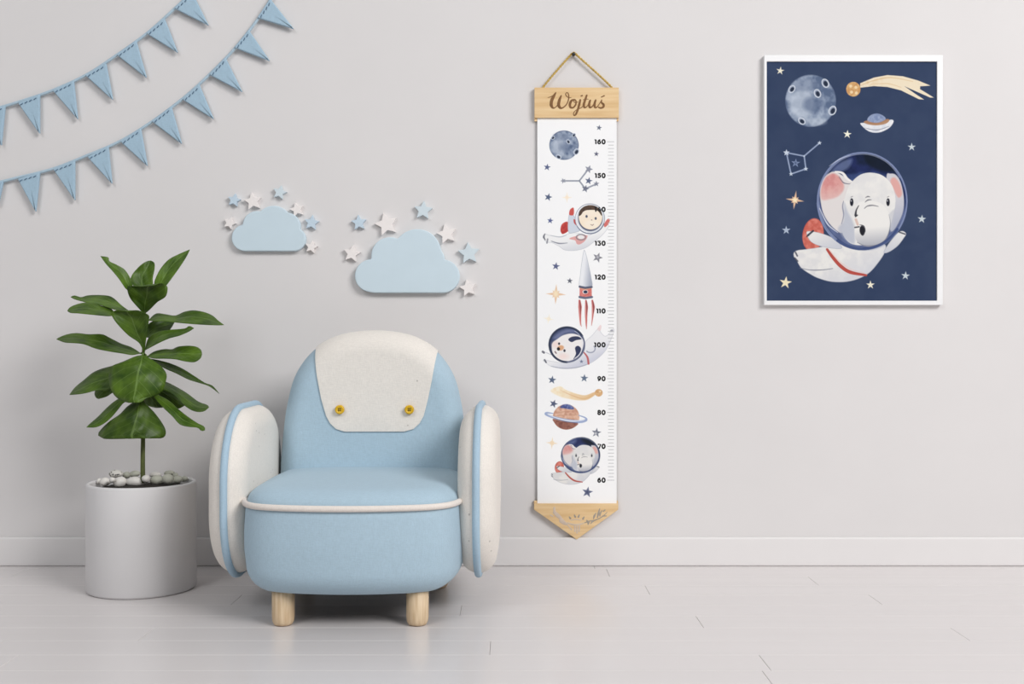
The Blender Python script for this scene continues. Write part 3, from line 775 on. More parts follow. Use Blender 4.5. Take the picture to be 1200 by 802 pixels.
WHITE = (226, 225, 224)
def elephant(c, dark):
    """floating elephant in a glass helmet; own units, helmet about 516 x 560 around (318, 320)"""
    ol = (176, 178, 188) if not dark else (150, 156, 172)
    # pack
    c.ell(38, 512, 60, 95, (205, 96, 82), rot=8, col2=(226, 128, 112), edge=(.5, (150, 60, 60), .5))
    # body and legs
    c.poly([(-10, 595), (60, 585), (140, 570), (260, 560), (430, 560), (450, 600), (410, 670), (345, 738), (250, 776), (150, 780), (70, 760), (20, 735), (-30, 700), (-55, 660), (-70, 640), (-72, 615), (-50, 600)], (232, 230, 226), col2=(220, 219, 219), nf=.15, seed=3, edge=(.45, ol, .7), grad=(300, 600, 380, 760, (204, 206, 214)))
    c.stroke([(-40, 700), (20, 712), (90, 712), (150, 704)], [3, 6, 4], (120, 124, 140), .8, smooth=True)
    c.stroke([(-62, 612), (-52, 632)], 9, (70, 74, 88), .8); c.stroke([(-66, 644), (-50, 662)], 9, (70, 74, 88), .8)
    # arms
    c.poly([(0, 498), (30, 492), (90, 505), (150, 530), (200, 575), (190, 592), (120, 585), (60, 570), (20, 545)], (228, 226, 224), edge=(.4, ol, .7), grad=(80, 500, 120, 600, (200, 203, 212)))
    c.stroke([(8, 515), (38, 490)], 11, (50, 54, 66), .85); c.stroke([(2, 522), (14, 514)], 8, (50, 54, 66), .6)
    c.poly([(440, 612), (470, 560), (515, 505), (545, 490), (568, 505), (555, 530), (520, 575), (470, 610)], (224, 223, 222), edge=(.4, ol, .7), grad=(500, 500, 480, 620, (196, 199, 208)))
    c.stroke([(530, 497), (562, 508)], 8, (60, 64, 76), .8)
    # strap
    c.stroke([(118, 595), (150, 640), (195, 690), (250, 725), (340, 742)], [14, 18, 20, 20, 12], (190, 78, 68), 1, smooth=True)
    c.stroke([(135, 600), (180, 655), (250, 706), (330, 728)], [3, 4, 3], (236, 190, 180), .8, smooth=True)
    # helmet glass
    c.ell(318, 320, 258, 280, (60, 78, 128) if dark else (70, 88, 130), col2=(38, 52, 96), nf=.12, seed=5)
    c.poly([(120, 180), (200, 85), (330, 48), (450, 90), (530, 190), (560, 300), (470, 180), (360, 150), (240, 165)], (34, 44, 92), col2=(24, 34, 60), nf=.1, seed=8, soft=3, a=.9)
    c.poly([(330, 52), (420, 70), (500, 140), (430, 150), (350, 110)], (22, 30, 38), soft=4, a=.75)
    c.poly([(140, 150), (200, 95), (260, 80), (240, 130), (180, 160)], (110, 126, 170), soft=4, a=.7)
    c.poly([(62, 330), (90, 420), (160, 520), (280, 590), (400, 590), (500, 520), (560, 400), (540, 300), (480, 500), (320, 570), (160, 480)], (120, 132, 170), soft=3, a=.6)
    # ears
    c.poly([(78, 250), (95, 195), (130, 160), (165, 152), (215, 180), (255, 215), (262, 300), (230, 420), (205, 500), (150, 470), (100, 400), (80, 320)], (222, 216, 214), edge=(.5, (120, 122, 140), .5))
    c.poly([(82, 250), (105, 190), (150, 162), (190, 185), (215, 240), (185, 290), (130, 310), (88, 310)], (222, 150, 144), col2=(212, 128, 126), soft=2.5, a=.9, grad=(130, 230, 150, 330, (228, 190, 184)))
    c.stroke([(165, 152), (205, 160), (232, 192), (262, 212)], [8, 16, 10], (236, 232, 228), 1, smooth=True)
    c.stroke([(185, 180), (212, 215), (250, 222)], [2, 6, 3], (90, 92, 110), .8, smooth=True)
    c.poly([(455, 185), (480, 163), (512, 172), (540, 220), (556, 310), (548, 390), (510, 470), (480, 490), (468, 400)], (206, 204, 210), edge=(.5, (120, 122, 140), .5), grad=(480, 300, 520, 480, (168, 174, 194)))
    c.poly([(478, 205), (500, 185), (528, 215), (545, 275), (525, 300), (500, 260)], (226, 164, 156), soft=2, a=.95)
    # head
    c.poly([(255, 215), (310, 168), (375, 158), (440, 178), (490, 235), (508, 320), (495, 400), (470, 480), (420, 560), (330, 572), (250, 560), (205, 500), (215, 420), (212, 340), (228, 270)], (232, 230, 226), col2=(222, 221, 220), nf=.12, seed=2)
    c.poly([(215, 330), (235, 380), (262, 430), (275, 480), (272, 560), (225, 540), (180, 480), (212, 430)], (178, 184, 200), soft=3, a=.75)
    c.stroke([(212, 320), (206, 350), (212, 400), (200, 450)], [4, 8, 4], (110, 118, 146), .6, smooth=True)
    c.poly([(470, 400), (505, 360), (508, 330), (500, 430), (478, 500)], (188, 190, 200), soft=2, a=.6)
    # trunk
    c.poly([(285, 350), (330, 320), (420, 330), (470, 390), (476, 470), (440, 550), (370, 580), (300, 562), (275, 510), (280, 440)], (234, 232, 228), grad=(370, 470, 380, 580, (170, 172, 182)))
    c.stroke([(470, 395), (478, 450), (462, 520), (420, 565), (340, 575), (290, 555)], [2, 5, 8, 8, 4], (128, 130, 144), .7, smooth=True)
    c.stroke([(298, 345), (284, 372), (280, 400)], [4, 8, 14], (48, 48, 56), .9, smooth=True)
    c.stroke([(280, 408), (290, 400)], 8, (48, 48, 56), .8)
    c.stroke([(282, 425), (292, 452)], 14, (216, 180, 166), .8); c.stroke([(276, 470), (300, 466)], 8, (60, 60, 68), .9)
    c.ell(318, 488, 15, 28, (40, 40, 48), rot=-6); c.stroke([(304, 455), (326, 462), (334, 490), (320, 516)], [3, 6, 6, 4], (60, 60, 70), .9, smooth=True)
    for p in ([(330, 362), (348, 348), (378, 344), (410, 350)], [(334, 326), (350, 314), (370, 312)], [(336, 300), (350, 294), (362, 296)]):
        c.stroke(p, [3, 8, 3], (110, 110, 118), .85, smooth=True)
    for ex in (258, 465):
        c.ell(ex, 326, 10, 22, (38, 40, 52)); c.ell(ex-3, 318, 3, 5, (220, 220, 226), a=.8); c.stroke([(ex-4, 297), (ex+5, 293)], 4, (80, 80, 90), .6)
    # helmet rim
    c.ring(318, 320, 254, 276, 9, (132, 146, 186) if dark else (62, 74, 104), .9); c.ring(318, 320, 246, 268, 5, (196, 204, 224) if dark else (140, 150, 178), .5, a0=90, a1=330)
    c.ring(318, 330, 244, 262, 16, (54, 72, 122), .8, a0=35, a1=125)
    c.stroke([(75, 360), (120, 450), (180, 500)], [3, 7, 3], (236, 238, 244), .8, smooth=True); c.stroke([(130, 120), (190, 80), (250, 58)], [2, 6, 2], (206, 214, 232), .7, smooth=True)

def planet_moon(c, cx, cy, rx, ry, crater):
    c.ell(cx, cy, rx, ry, (158, 172, 194), col2=(88, 106, 138), nf=3.9/rx/c.T[2], seed=4, edge=(.8, (76, 90, 120), .6))
    c.ell(cx-rx*.35, cy+ry*.1, rx*.5, ry*.6, (196, 206, 220), soft=6, a=.7); c.ell(cx+rx*.1, cy+ry*.15, rx*.4, ry*.3, (78, 96, 130), soft=5, a=.55)
    c.ell(cx-rx*.2, cy-ry*.6, rx*.5, ry*.25, (120, 134, 160), soft=4, a=.5); c.ell(cx+rx*.2, cy+ry*.8, rx*.4, ry*.15, (190, 200, 214), soft=3, a=.5)
    for x, y, r, q in crater:
        c.ell(x, y, r*.85, r*1.15, (148, 160, 184), rot=q); c.ring(x, y, r*.8, r*1.1, r*.22, (218, 224, 232), .9, rot=q); c.ell(x+r*.08, y+r*.1, r*.5, r*.72, (44, 54, 74), rot=q)
def four_star(c, x, y, r, col, rot=8, a=1):
    pts = []
    for k in range(8):
        q = math.radians(rot)+PI*k/4; rr = r if k % 2 == 0 else r*.22; pts.append((x+rr*math.sin(q), y-rr*math.cos(q)))
    c.poly(pts, col, smooth=False, a=a); c.ell(x, y, r*.3, r*.3, col, soft=1, a=a)
    pts = [(x+(r*.5 if k % 2 == 0 else r*.2)*math.sin(math.radians(rot+45)+PI*k/4), y-(r*.5 if k % 2 == 0 else r*.2)*math.cos(math.radians(rot+45)+PI*k/4)) for k in range(8)]
    c.poly(pts, col, smooth=False, a=a)

# ------------------------------------------------------------------ framed poster
fy = -.020
pr = thing('framed_poster', P(1000, 357, 0), 'white framed navy poster of a baby elephant astronaut among stars', 'picture')
fx0, fx1, fz0, fz1 = P(895.6, 0, fy).x, P(1105, 0, fy).x, P(0, 357.6, fy).z, P(0, 64.6, fy).z
ix0, ix1, iz0, iz1 = P(898.6, 0, fy).x, P(1098.3, 0, fy).x, P(0, 352.6, fy).z, P(0, 72, fy).z
fr = G()
v = [(a, h, b) for h in (fy, 0) for (a, b) in ((fx0, fz0), (fx1, fz0), (fx1, fz1), (fx0, fz1), (ix0, iz0), (ix1, iz0), (ix1, iz1), (ix0, iz1))]
f = []
for k in range(4):
    l = (k+1) % 4; f += [(k, l, 4+l, 4+k), (8+k, 12+k, 12+l, 8+l), (k, 8+k, 8+l, l), (4+k, 4+l, 12+l, 12+k)]
o = fix_normals(mesh('frame', v, f, M['frame'], pr, False)); bevel(o, .0012, 2)
bk = G().box((ix0-.001, -.012, iz0-.001), (ix1+.001, -.004, iz1+.001)).build('backing_board', M['frame'], pr, False)
py_ = -.0145
NAVY = (52, 67, 98)
c = Canvas(898.2, 71.6, 1098.6, 353, .42, NAVY)
c.fill((slice(None), slice(None)), np.full(c.X.shape, -5.), (50, 65, 97), .5, .8, col2=(56, 71, 102), nf=.05, seed=9)
c.use(880, 50, .2)
planet_moon(c, 350, 341, 149, 153, [(436, 238, 23, -25), (390, 298, 22, -25), (240, 272, 20, 35), (478, 398, 24, 25), (298, 460, 20, -50)])
c.poly([(640, 238), (720, 205), (800, 190), (890, 197), (980, 222), (1052, 252), (992, 256), (990, 272), (1072, 322), (1050, 322), (900, 256), (960, 298), (1015, 334), (985, 332), (930, 305), (880, 280), (800, 260), (720, 255), (640, 264)], (230, 200, 158), col2=(238, 222, 196), nf=.3, seed=6, smooth=False, grad=(640, 250, 820, 220, (238, 222, 192)))
c.stroke([(645, 250), (720, 222), (820, 205), (950, 228)], [4, 8, 3], (214, 170, 110), .5, smooth=True); c.stroke([(700, 245), (800, 240), (880, 262)], [3, 6, 3], (222, 180, 120), .5, smooth=True)
c.ell(600, 273, 42, 43, (224, 178, 118), col2=(206, 150, 92), nf=.5, seed=2)
for x, y in ((585, 255), (615, 262), (590, 290), (618, 295)): c.ell(x, y, 9, 9, (246, 222, 176), a=.8)
c.poly([(642, 478), (660, 470), (735, 478), (815, 452), (836, 462), (810, 500), (750, 527), (690, 520)], (232, 232, 234), col2=(214, 218, 226))
c.poly([(660, 466), (690, 455), (740, 468), (795, 448), (812, 455), (790, 475), (740, 485), (690, 480)], (180, 132, 96), a=.95)
c.poly([(684, 458), (695, 430), (735, 415), (775, 428), (788, 450), (740, 470)], (120, 138, 178), col2=(150, 164, 196), nf=.4)
c.stroke([(665, 500), (740, 512), (810, 490)], [2, 6, 2], (120, 124, 142), .8, smooth=True)
CRM = (238, 232, 208)
for x, y, r, q, col in ((172, 165, 25, 8, CRM), (565, 537, 26, 5, (242, 240, 218)), (942, 612, 25, 0, (196, 208, 214))):
    c.star(x, y, r, q, col, inner=.36)
SKY = (156, 172, 204)
for p in ([(208, 645), (312, 665), (402, 588)], [(312, 665), (322, 740), (235, 770), (208, 645)]): c.stroke(p, 8, SKY, .9)
for x, y, r in ((208, 645, 20), (402, 588, 13), (322, 740, 14), (235, 770, 13), (312, 665, 7)): c.star(x, y, r, 0, (196, 208, 224), inner=.45)
c.star(262, 706, 27, 5, (128, 146, 184), inner=.36); c.star(262, 706, 14, 5, NAVY, inner=.36, a=.6)
c.use(880, 160, 1/3.82)
for x, y, r, q, col in ((765, 370, 20, 5, (196, 208, 214)), (158, 420, 20, 0, (170, 184, 206)), (155, 655, 29, 8, (240, 226, 188)), (535, 665, 20, 0, CRM), (692, 624, 20, 5, (196, 208, 214))): c.star(x, y, r, q, col, inner=.38)
four_star(c, 197, 285, 42, (226, 184, 150)); c.star(197, 285, 16, 0, (250, 232, 190))
c.use(945, 170, 1/4.86); elephant(c, True)
c.sheet('poster_print', py_, pr, .95, M['art2'])

# ------------------------------------------------------------------ growth chart
gy = -.019
gc = thing('growth_chart', P(675, 632, 0), 'long white hanging height chart with pine end boards and painted space pictures', 'height chart')
BT = .014
# top board
x0, x1, z1, z0 = P(626.3, 0, gy).x, P(725.2, 0, gy).x, P(0, 102.6, gy).z, P(0, 141.5, gy).z
hA, hB = P(636, 0, gy).x, P(718, 0, gy).x
tb = G().box((x0, gy, P(0, 138, gy).z), (x1, gy+.007, z1)); tb.box((x0, gy+.0085, z0), (x1, gy+.0155, z1))
tb = tb.build('top_board', M['board'], gc, False); bevel(tb, .0008, 2); tb['label'] = 'pine top board with an engraved name'
x0b, x1b = P(625.8, 0, gy).x, P(724.8, 0, gy).x
bb = G()
for y0, top in ((gy, 590.5), (gy+.0085, 587.5)):
    pts = [P(625.8, top, gy), P(625.8, 597.5, gy), P(675.8, 632.6, gy), P(724.6, 597.5, gy), P(724.6, top, gy)]
    n = 5; bb.add([(p.x, y0, p.z) for p in pts]+[(p.x, y0+.007, p.z) for p in pts], [(0, 1, 2, 3, 4), (9, 8, 7, 6, 5)]+[(k, 5+k, 5+(k+1) % 5, (k+1) % 5) for k in range(5)])
bb = bb.build('bottom_board', M['board'], gc, False); bevel(bb, .0008, 2); bb['label'] = 'pine bottom board cut to a downward point with an engraved ornament'

def ribbon(g, pts, ws, y, sub=6, k=None):
    """shallow pen stroke lying on a board: pts and widths in pixels of the frame"""
    pts = catmull(pts, sub, closed=False); n = len(pts); ws = list(np.interp(np.linspace(0, 1, n), np.linspace(0, 1, len(ws)), ws))
    k0 = len(g.v); sc_ = (DW+y)/F; rr = [q/2*sc_ for q in ws]; P3 = [P(a, b, y) for a, b in pts]
    e0, e1 = (P3[0]-P3[1]).normalized(), (P3[-1]-P3[-2]).normalized()
    P3 = [P3[0]+e0*rr[0]*.7]+P3+[P3[-1]+e1*rr[-1]*.7]; rr = [rr[0]*.5]+rr+[rr[-1]*.5]
    g.tube(P3, rr, 10)
    for q in g.v[k0:]: q.y = y+(q.y-y)*.12
g = G(); ZN = lambda p: (620+p[0]/10.909, 95+p[1]/10.909); W_ = 1/10.909
for pts, ws in (
    ([(240, 212), (280, 200), (318, 172), (342, 148)], [8, 12, 8, 14]),
    ([(342, 148), (315, 195), (288, 255), (284, 310), (305, 342), (335, 338), (368, 300), (392, 245), (412, 185)], [16, 42, 48, 46, 30, 14, 12, 12, 16]),
    ([(412, 185), (388, 245), (378, 305), (398, 342), (430, 342), (470, 310), (497, 262), (508, 205), (500, 160), (482, 148), (468, 166), (478, 192), (505, 212), (540, 212)], [18, 42, 46, 36, 20, 16, 16, 18, 16, 12, 14, 14, 12, 8]),
    ([(585, 238), (545, 250), (522, 295), (530, 335), (562, 340), (592, 310), (602, 268), (588, 240), (572, 250), (585, 275), (625, 268)], [22, 34, 38, 34, 24, 22, 22, 20, 12, 12, 10]),
    ([(655, 240), (642, 300), (622, 370), (598, 425), (578, 440), (568, 420), (582, 390), (618, 362), (660, 345), (690, 320)], [28, 34, 32, 26, 18, 14, 12, 12, 12, 12]),
    ([(664, 192), (680, 186)], [18, 22]),
    ([(738, 180), (718, 240), (700, 300), (708, 336), (732, 332), (758, 300), (775, 255)], [24, 34, 36, 30, 16, 12, 12]),
    ([(690, 240), (725, 232), (760, 232)], [8, 12, 8]),
    ([(782, 245), (768, 300), (778, 336), (805, 328), (830, 290), (848, 245)], [26, 36, 32, 18, 14, 14]),
    ([(852, 242), (836, 300), (846, 338), (870, 332), (900, 290), (928, 245)], [26, 36, 30, 14, 12, 14]),
    ([(928, 240), (926, 275), (952, 300), (950, 330), (918, 345), (888, 336)], [14, 26, 34, 32, 26, 20]),
    ([(922, 206), (962, 188)], [14, 20])):
    ribbon(g, [ZN(p) for p in pts], [q*W_*.9 for q in ws], gy-.0003)
o = g.build('engraved_name', M['engrave'], tb, False); o['label'] = 'name engraved in flowing brown script'
ZB = lambda p: (615+p[0]/10, 580+p[1]/10)
g = G()
for pts, ws in (
    ([(700, 330), (760, 310), (820, 300), (880, 275), (930, 240), (965, 205)], [10, 14, 14, 12, 10, 6]),
    ([(725, 300), (745, 325), (740, 352)], [14, 34, 8]), ([(770, 345), (790, 318), (830, 300)], [6, 20, 8]),
    ([(805, 285), (815, 250), (835, 215)], [10, 26, 8]), ([(850, 270), (862, 225), (878, 165)], [12, 28, 10]), ([(880, 255), (885, 220), (905, 185)], [10, 20, 8]),
    ([(890, 268), (920, 250), (960, 250)], [6, 18, 6]), ([(920, 195), (940, 180)], [16, 16]),
    ([(520, 258), (535, 280)], [12, 26]), ([(580, 235), (592, 262)], [12, 26]), ([(628, 262), (640, 235)], [26, 12]), ([(682, 285), (695, 260)], [26, 12])):
    ribbon(g, [ZB(p) for p in pts], [q*.1 for q in ws], gy-.0003)
o = g.build('engraved_ornament', M['etch'], bb, False); o['label'] = 'grey engraved leaf sprig and rays'
g = G()
for pts, ws in (
    ([(345, 150), (348, 190)], [22, 30]), ([(345, 205), (380, 240), (420, 275)], [40, 48, 40]), ([(425, 300), (460, 330), (500, 350)], [60, 46, 20]),
    ([(500, 330), (560, 350), (620, 352), (690, 335)], [14, 20, 20, 10]), ([(585, 365), (588, 430)], [14, 20]), ([(612, 365), (612, 450)], [14, 20]), ([(640, 365), (636, 430)], [14, 20]), ([(505, 360), (550, 410)], [14, 18]),
    ([(300, 240), (330, 255)], [16, 16]), ([(540, 300), (600, 290), (660, 300)], [10, 12, 10])):
    ribbon(g, [ZB(p) for p in pts], [q*.1 for q in ws], gy-.0002)
o = g.build('inlay', M['etchpale'], bb, False); o['label'] = 'pale inlay of the ornament'

# paper with its printed pictures
sy = gy+.0077
PAPER = (248, 248, 248)
c = Canvas(629.7, 136.5, 722.6, 592.5, .3, PAPER)
K_ = .0998
INK = (84, 98, 130); SLT = (104, 112, 132)
c.use(630, 140, K_)
planet_moon(c, 310, 303, 172, 172, [(180, 215, 22, 40), (425, 185, 22, 40), (360, 262, 24, -30), (455, 380, 34, 30), (245, 440, 28, -60)])
c.star(722, 98, 34, 10, SLT); c.star(690, 406, 32, 5, (96, 100, 124)); c.star(112, 562, 42, 8, (88, 100, 140))
for p in ([(300, 722), (490, 722), (600, 580)], [(490, 722), (560, 815), (690, 760)]): c.stroke(p, 18, (132, 140, 156), .85)
c.star(600, 585, 50, 20, (142, 146, 162), inner=.45); c.star(300, 722, 34, -20, (150, 154, 168), inner=.45); c.star(600, 722, 46, 12, (92, 104, 134)); c.star(690, 757, 36, 0, (130, 136, 152)); c.star(560, 815, 46, 15, (112, 118, 138), inner=.45)
# floating child astronaut
c.use(630, 220, K_)
c.star(125, 112, 48, 15, INK); c.star(148, 388, 38, 8, (90, 100, 150)); four_star(c, 345, 115, 62, (250, 232, 206), rot=0, a=.85)
c.poly([(80, 545), (150, 560), (260, 575), (360, 540), (460, 530), (600, 560), (720, 470), (790, 430), (840, 450), (760, 560), (660, 640), (560, 710), (440, 740), (320, 735), (250, 690), (170, 650), (100, 640), (75, 600)], (240, 240, 240), edge=(.5, (186, 188, 196), .75), grad=(400, 600, 430, 740, (214, 216, 222)))
c.stroke([(85, 545), (72, 580), (90, 615)], [12, 22, 10], (88, 90, 104), .8, smooth=True); c.stroke([(118, 605), (110, 650)], 18, (110, 112, 124), .7)
c.stroke([(160, 628), (250, 655), (350, 650)], [8, 16, 6], (116, 120, 136), .8, smooth=True)
c.stroke([(150, 560), (260, 580), (340, 560)], [6, 12, 5], (170, 174, 186), .7, smooth=True)
c.poly([(270, 470), (290, 425), (340, 400), (378, 430), (370, 500), (300, 545), (272, 520)], (212, 74, 64), col2=(188, 54, 54), nf=.4)
c.poly([(368, 320), (420, 320), (470, 430), (500, 500), (440, 525), (360, 520)], (206, 214, 226), edge=(.4, (150, 156, 172), .7))
c.poly([(372, 318), (380, 260), (420, 235), (428, 290), (415, 325)], (214, 84, 76)); c.poly([(425, 370), (465, 400), (470, 450), (430, 420)], (200, 80, 76))
c.poly([(780, 430), (820, 370), (850, 375), (830, 430), (790, 465)], (220, 110, 104))
c.poly([(370, 600), (450, 570), (580, 560), (560, 620), (500, 665), (460, 660), (440, 620)], (226, 150, 146), a=.85); c.ring(510, 582, 55, 32, 14, (130, 126, 134), .8); c.ell(510, 582, 40, 22, (236, 234, 234))
c.ell(615, 365, 175, 178, (222, 226, 232), edge=(.6, (110, 118, 140), .9)); c.ell(620, 362, 145, 150, (88, 96, 122)); c.ell(622, 350, 138, 142, (250, 234, 214), grad=(560, 300, 560, 480, (246, 226, 196)))
c.poly([(482, 330), (495, 270), (550, 220), (620, 206), (690, 222), (745, 275), (752, 330), (700, 270), (600, 262), (540, 280), (510, 320)], (98, 74, 58), col2=(70, 54, 46), nf=.5)
c.ell(632, 432, 90, 50, (252, 240, 224), soft=3, a=.6)
for x, y, w2 in ((575, 338, 13), (682, 362, 12)): c.ell(x, y, w2, 16, (74, 82, 104))
c.ell(635, 380, 8, 6, (150, 130, 120)); c.stroke([(622, 432), (642, 442), (658, 430)], [5, 9, 5], (120, 90, 84), .9, smooth=True)
c.ring(615, 365, 172, 176, 12, (92, 102, 130), .8, a0=20, a1=150); c.ring(610, 365, 160, 163, 9, (245, 246, 250), .9, a0=100, a1=260)
# rocket
c.use(630, 300, K_)
c.star(215, 122, 48, 8, (92, 100, 140)); c.star(378, 294, 36, 5, (100, 104, 118)); four_star(c, 215, 450, 118, (236, 196, 160), rot=3); c.ell(215, 445, 30, 40, (250, 228, 190), soft=3); four_star(c, 130, 740, 64, (250, 238, 214), rot=10, a=.8)
c.star(705, 20, 62, 20, (132, 132, 142), inner=.42); c.star(705, 14, 26, 20, (186, 186, 194), inner=.42)
c.poly([(545, -70), (575, 0), (605, 130), (630, 260), (635, 365), (495, 365), (500, 220), (520, 60)], (234, 236, 240), edge=(.4, (160, 164, 176), .8), grad=(540, 200, 630, 210, (170, 176, 192)))
c.poly([(494, 355), (560, 372), (634, 360), (638, 490), (560, 505), (492, 490)], (214, 96, 90), col2=(226, 132, 124), nf=.4, smooth=False)
c.stroke([(494, 362), (560, 376), (634, 366)], 26, (84, 92, 116), .95); c.stroke([(492, 484), (560, 496), (638, 484)], 26, (96, 106, 130), .95); c.stroke([(500, 384), (560, 394), (630, 384)], 7, (222, 180, 130), .8)
c.ell(560, 424, 34, 24, (238, 226, 220)); c.ell(562, 424, 24, 18, (40, 56, 86))
for pts, ws in (([(492, 525), (498, 600), (498, 680), (505, 790), (515, 830)], [22, 42, 30, 12, 4]), ([(568, 525), (574, 600), (570, 690), (572, 790), (574, 860)], [18, 36, 30, 18, 4]), ([(642, 525), (654, 600), (648, 680), (640, 770), (632, 820)], [20, 36, 24, 10, 4])):
    c.stroke(pts, ws, (206, 98, 94), .95, smooth=True); c.stroke([(p[0]+5, p[1]) for p in pts[:3]], [4, 12, 4], (110, 52, 58), .8, smooth=True); c.stroke([(p[0]-8, p[1]+30) for p in pts[:4]], [2, 10, 4], (238, 176, 166), .7, smooth=True)
# little bear in a helmet
c.use(630, 375, K_)
c.poly([(540, 380), (560, 260), (640, 180), (700, 110), (730, 100), (740, 140), (800, 190), (880, 110), (900, 130), (860, 240), (800, 360), (700, 460), (580, 530), (460, 560), (300, 570), (160, 550), (90, 500), (60, 480), (90, 470), (200, 490), (400, 500)], (236, 236, 238), edge=(.5, (190, 192, 202), .7), grad=(640, 300, 700, 440, (206, 208, 222)))
c.poly([(700, 110), (735, 60), (750, 80), (735, 130)], (238, 206, 206), a=.7); c.ell(870, 128, 18, 14, (150, 152, 162), a=.8)
c.stroke([(60, 375), (75, 385)], 26, (96, 98, 110), .85); c.stroke([(82, 470), (100, 500)], 18, (80, 84, 98), .85); c.stroke([(100, 385), (160, 410)], 10, (190, 192, 200), .8)
c.stroke([(160, 545), (300, 570), (460, 560), (590, 520)], [6, 12, 12, 6], (150, 154, 172), .7, smooth=True)
c.stroke([(545, 385), (585, 440), (598, 515)], [14, 22, 24], (196, 92, 92), .95, smooth=True); c.ring(620, 340, 55, 45, 14, (140, 146, 168), .8, a0=-40, a1=140); c.star(515, 490, 24, 0, (110, 120, 150))
c.ell(345, 292, 208, 206, (62, 76, 118), col2=(46, 58, 96), nf=.2, seed=3)
c.poly([(180, 210), (240, 150), (330, 110), (430, 110), (500, 170), (440, 150), (330, 165), (230, 230)], (140, 148, 186), soft=4, a=.6)
c.poly([(165, 330), (175, 270), (230, 225), (300, 180), (400, 160), (490, 185), (540, 250), (530, 340), (490, 420), (420, 470), (320, 490), (230, 455), (180, 400)], (240, 236, 234), edge=(.5, (150, 150, 170), .5))
c.poly([(360, 232), (400, 200), (470, 195), (520, 225), (450, 240), (400, 262)], (52, 60, 92)); c.poly([(440, 330), (475, 305), (510, 340), (490, 400), (440, 450), (420, 460), (450, 400)], (50, 58, 92))
c.ell(215, 290, 46, 40, (244, 214, 206), soft=4, a=.7); c.ell(300, 430, 60, 34, (244, 216, 208), soft=4, a=.7)
c.ell(270, 330, 40, 30, (226, 168, 124), rot=-15, soft=1.2); c.ell(245, 342, 18, 20, (36, 34, 42)); c.ell(252, 280, 12, 14, (50, 50, 60)); c.ell(316, 362, 13, 16, (60, 60, 70)); c.stroke([(205, 375), (218, 392)], 14, (110, 80, 84), .85)
c.ring(345, 292, 206, 204, 24, (40, 50, 76), .9, a0=90, a1=330); c.ring(345, 292, 206, 204, 16, (96, 104, 132), .9, a0=-30, a1=90); c.ring(345, 292, 184, 182, 7, (222, 226, 236), .7, a0=-60, a1=60)
c.star(170, 706, 50, 8, (88, 104, 132)); c.star(548, 686, 48, 4, (98, 116, 140))
# comet and ringed planet
c.use(630, 440, K_)
c.poly([(150, 180), (260, 130), (330, 170), (450, 215), (560, 235), (660, 200), (700, 205), (670, 235), (590, 285), (500, 295), (380, 280), (260, 250)], (246, 226, 188), col2=(250, 238, 212), nf=.3, grad=(250, 200, 650, 230, (232, 190, 138)), soft=1.2)
c.stroke([(270, 175), (400, 235), (540, 275), (650, 235)], [4, 14, 18, 14], (228, 180, 124), .6, smooth=True); c.ell(718, 206, 46, 44, (226, 180, 126), col2=(210, 156, 100), nf=.6); c.ell(735, 190, 12, 12, (240, 212, 170))
c.star(188, 335, 50, 20, (84, 94, 124))
c.ell(335, 490, 155, 148, (228, 184, 158), col2=(206, 150, 124), nf=.35, seed=6)
c.poly([(262, 380), (290, 350), (340, 340), (395, 355), (430, 395), (380, 400), (320, 390)], (62, 76, 140), col2=(110, 124, 178), nf=.4, soft=1.2)
c.poly([(182, 515), (300, 545), (470, 560), (440, 605), (380, 632), (310, 636), (240, 605), (200, 560)], (128, 76, 66), col2=(160, 104, 88), nf=.3, soft=1)
for p in ([(190, 450), (300, 430), (470, 420)], [(186, 480), (320, 470), (482, 458)]): c.stroke(p, [4, 10, 6], (196, 138, 112), .6, smooth=True)
c.stroke([(182, 450), (110, 440), (100, 460), (190, 495), (330, 528), (480, 545), (565, 530), (560, 500), (482, 470)], [10, 20, 26, 30, 34, 36, 30, 18, 10], (150, 168, 208), .95, smooth=True); c.stroke([(120, 462), (250, 510), (400, 538), (545, 528)], [4, 14, 16, 6], (228, 234, 244), .9, smooth=True); c.stroke([(200, 508), (330, 545), (470, 560)], [4, 9, 4], (70, 72, 108), .7, smooth=True)
c.star(690, 675, 58, 8, (118, 124, 138), inner=.42); c.star(682, 684, 24, 8, (196, 198, 206), inner=.42)
# elephant again, on white
c.use(630, 510, K_)
four_star(c, 170, 95, 72, (244, 220, 184), rot=5, a=.9)
k = .89; c.use(630+(505-318*k)*K_, 510+(232-320*k*.82)*K_, K_*k, K_*k*.84); elephant(c, False)
c.use(630, 510, K_)
c.star(585, 672, 66, 10, (104, 112, 142)); c.star(585, 672, 28, 10, (76, 84, 116))
sh = c.sheet('chart_paper', sy, gc, 1.0, M['art'])
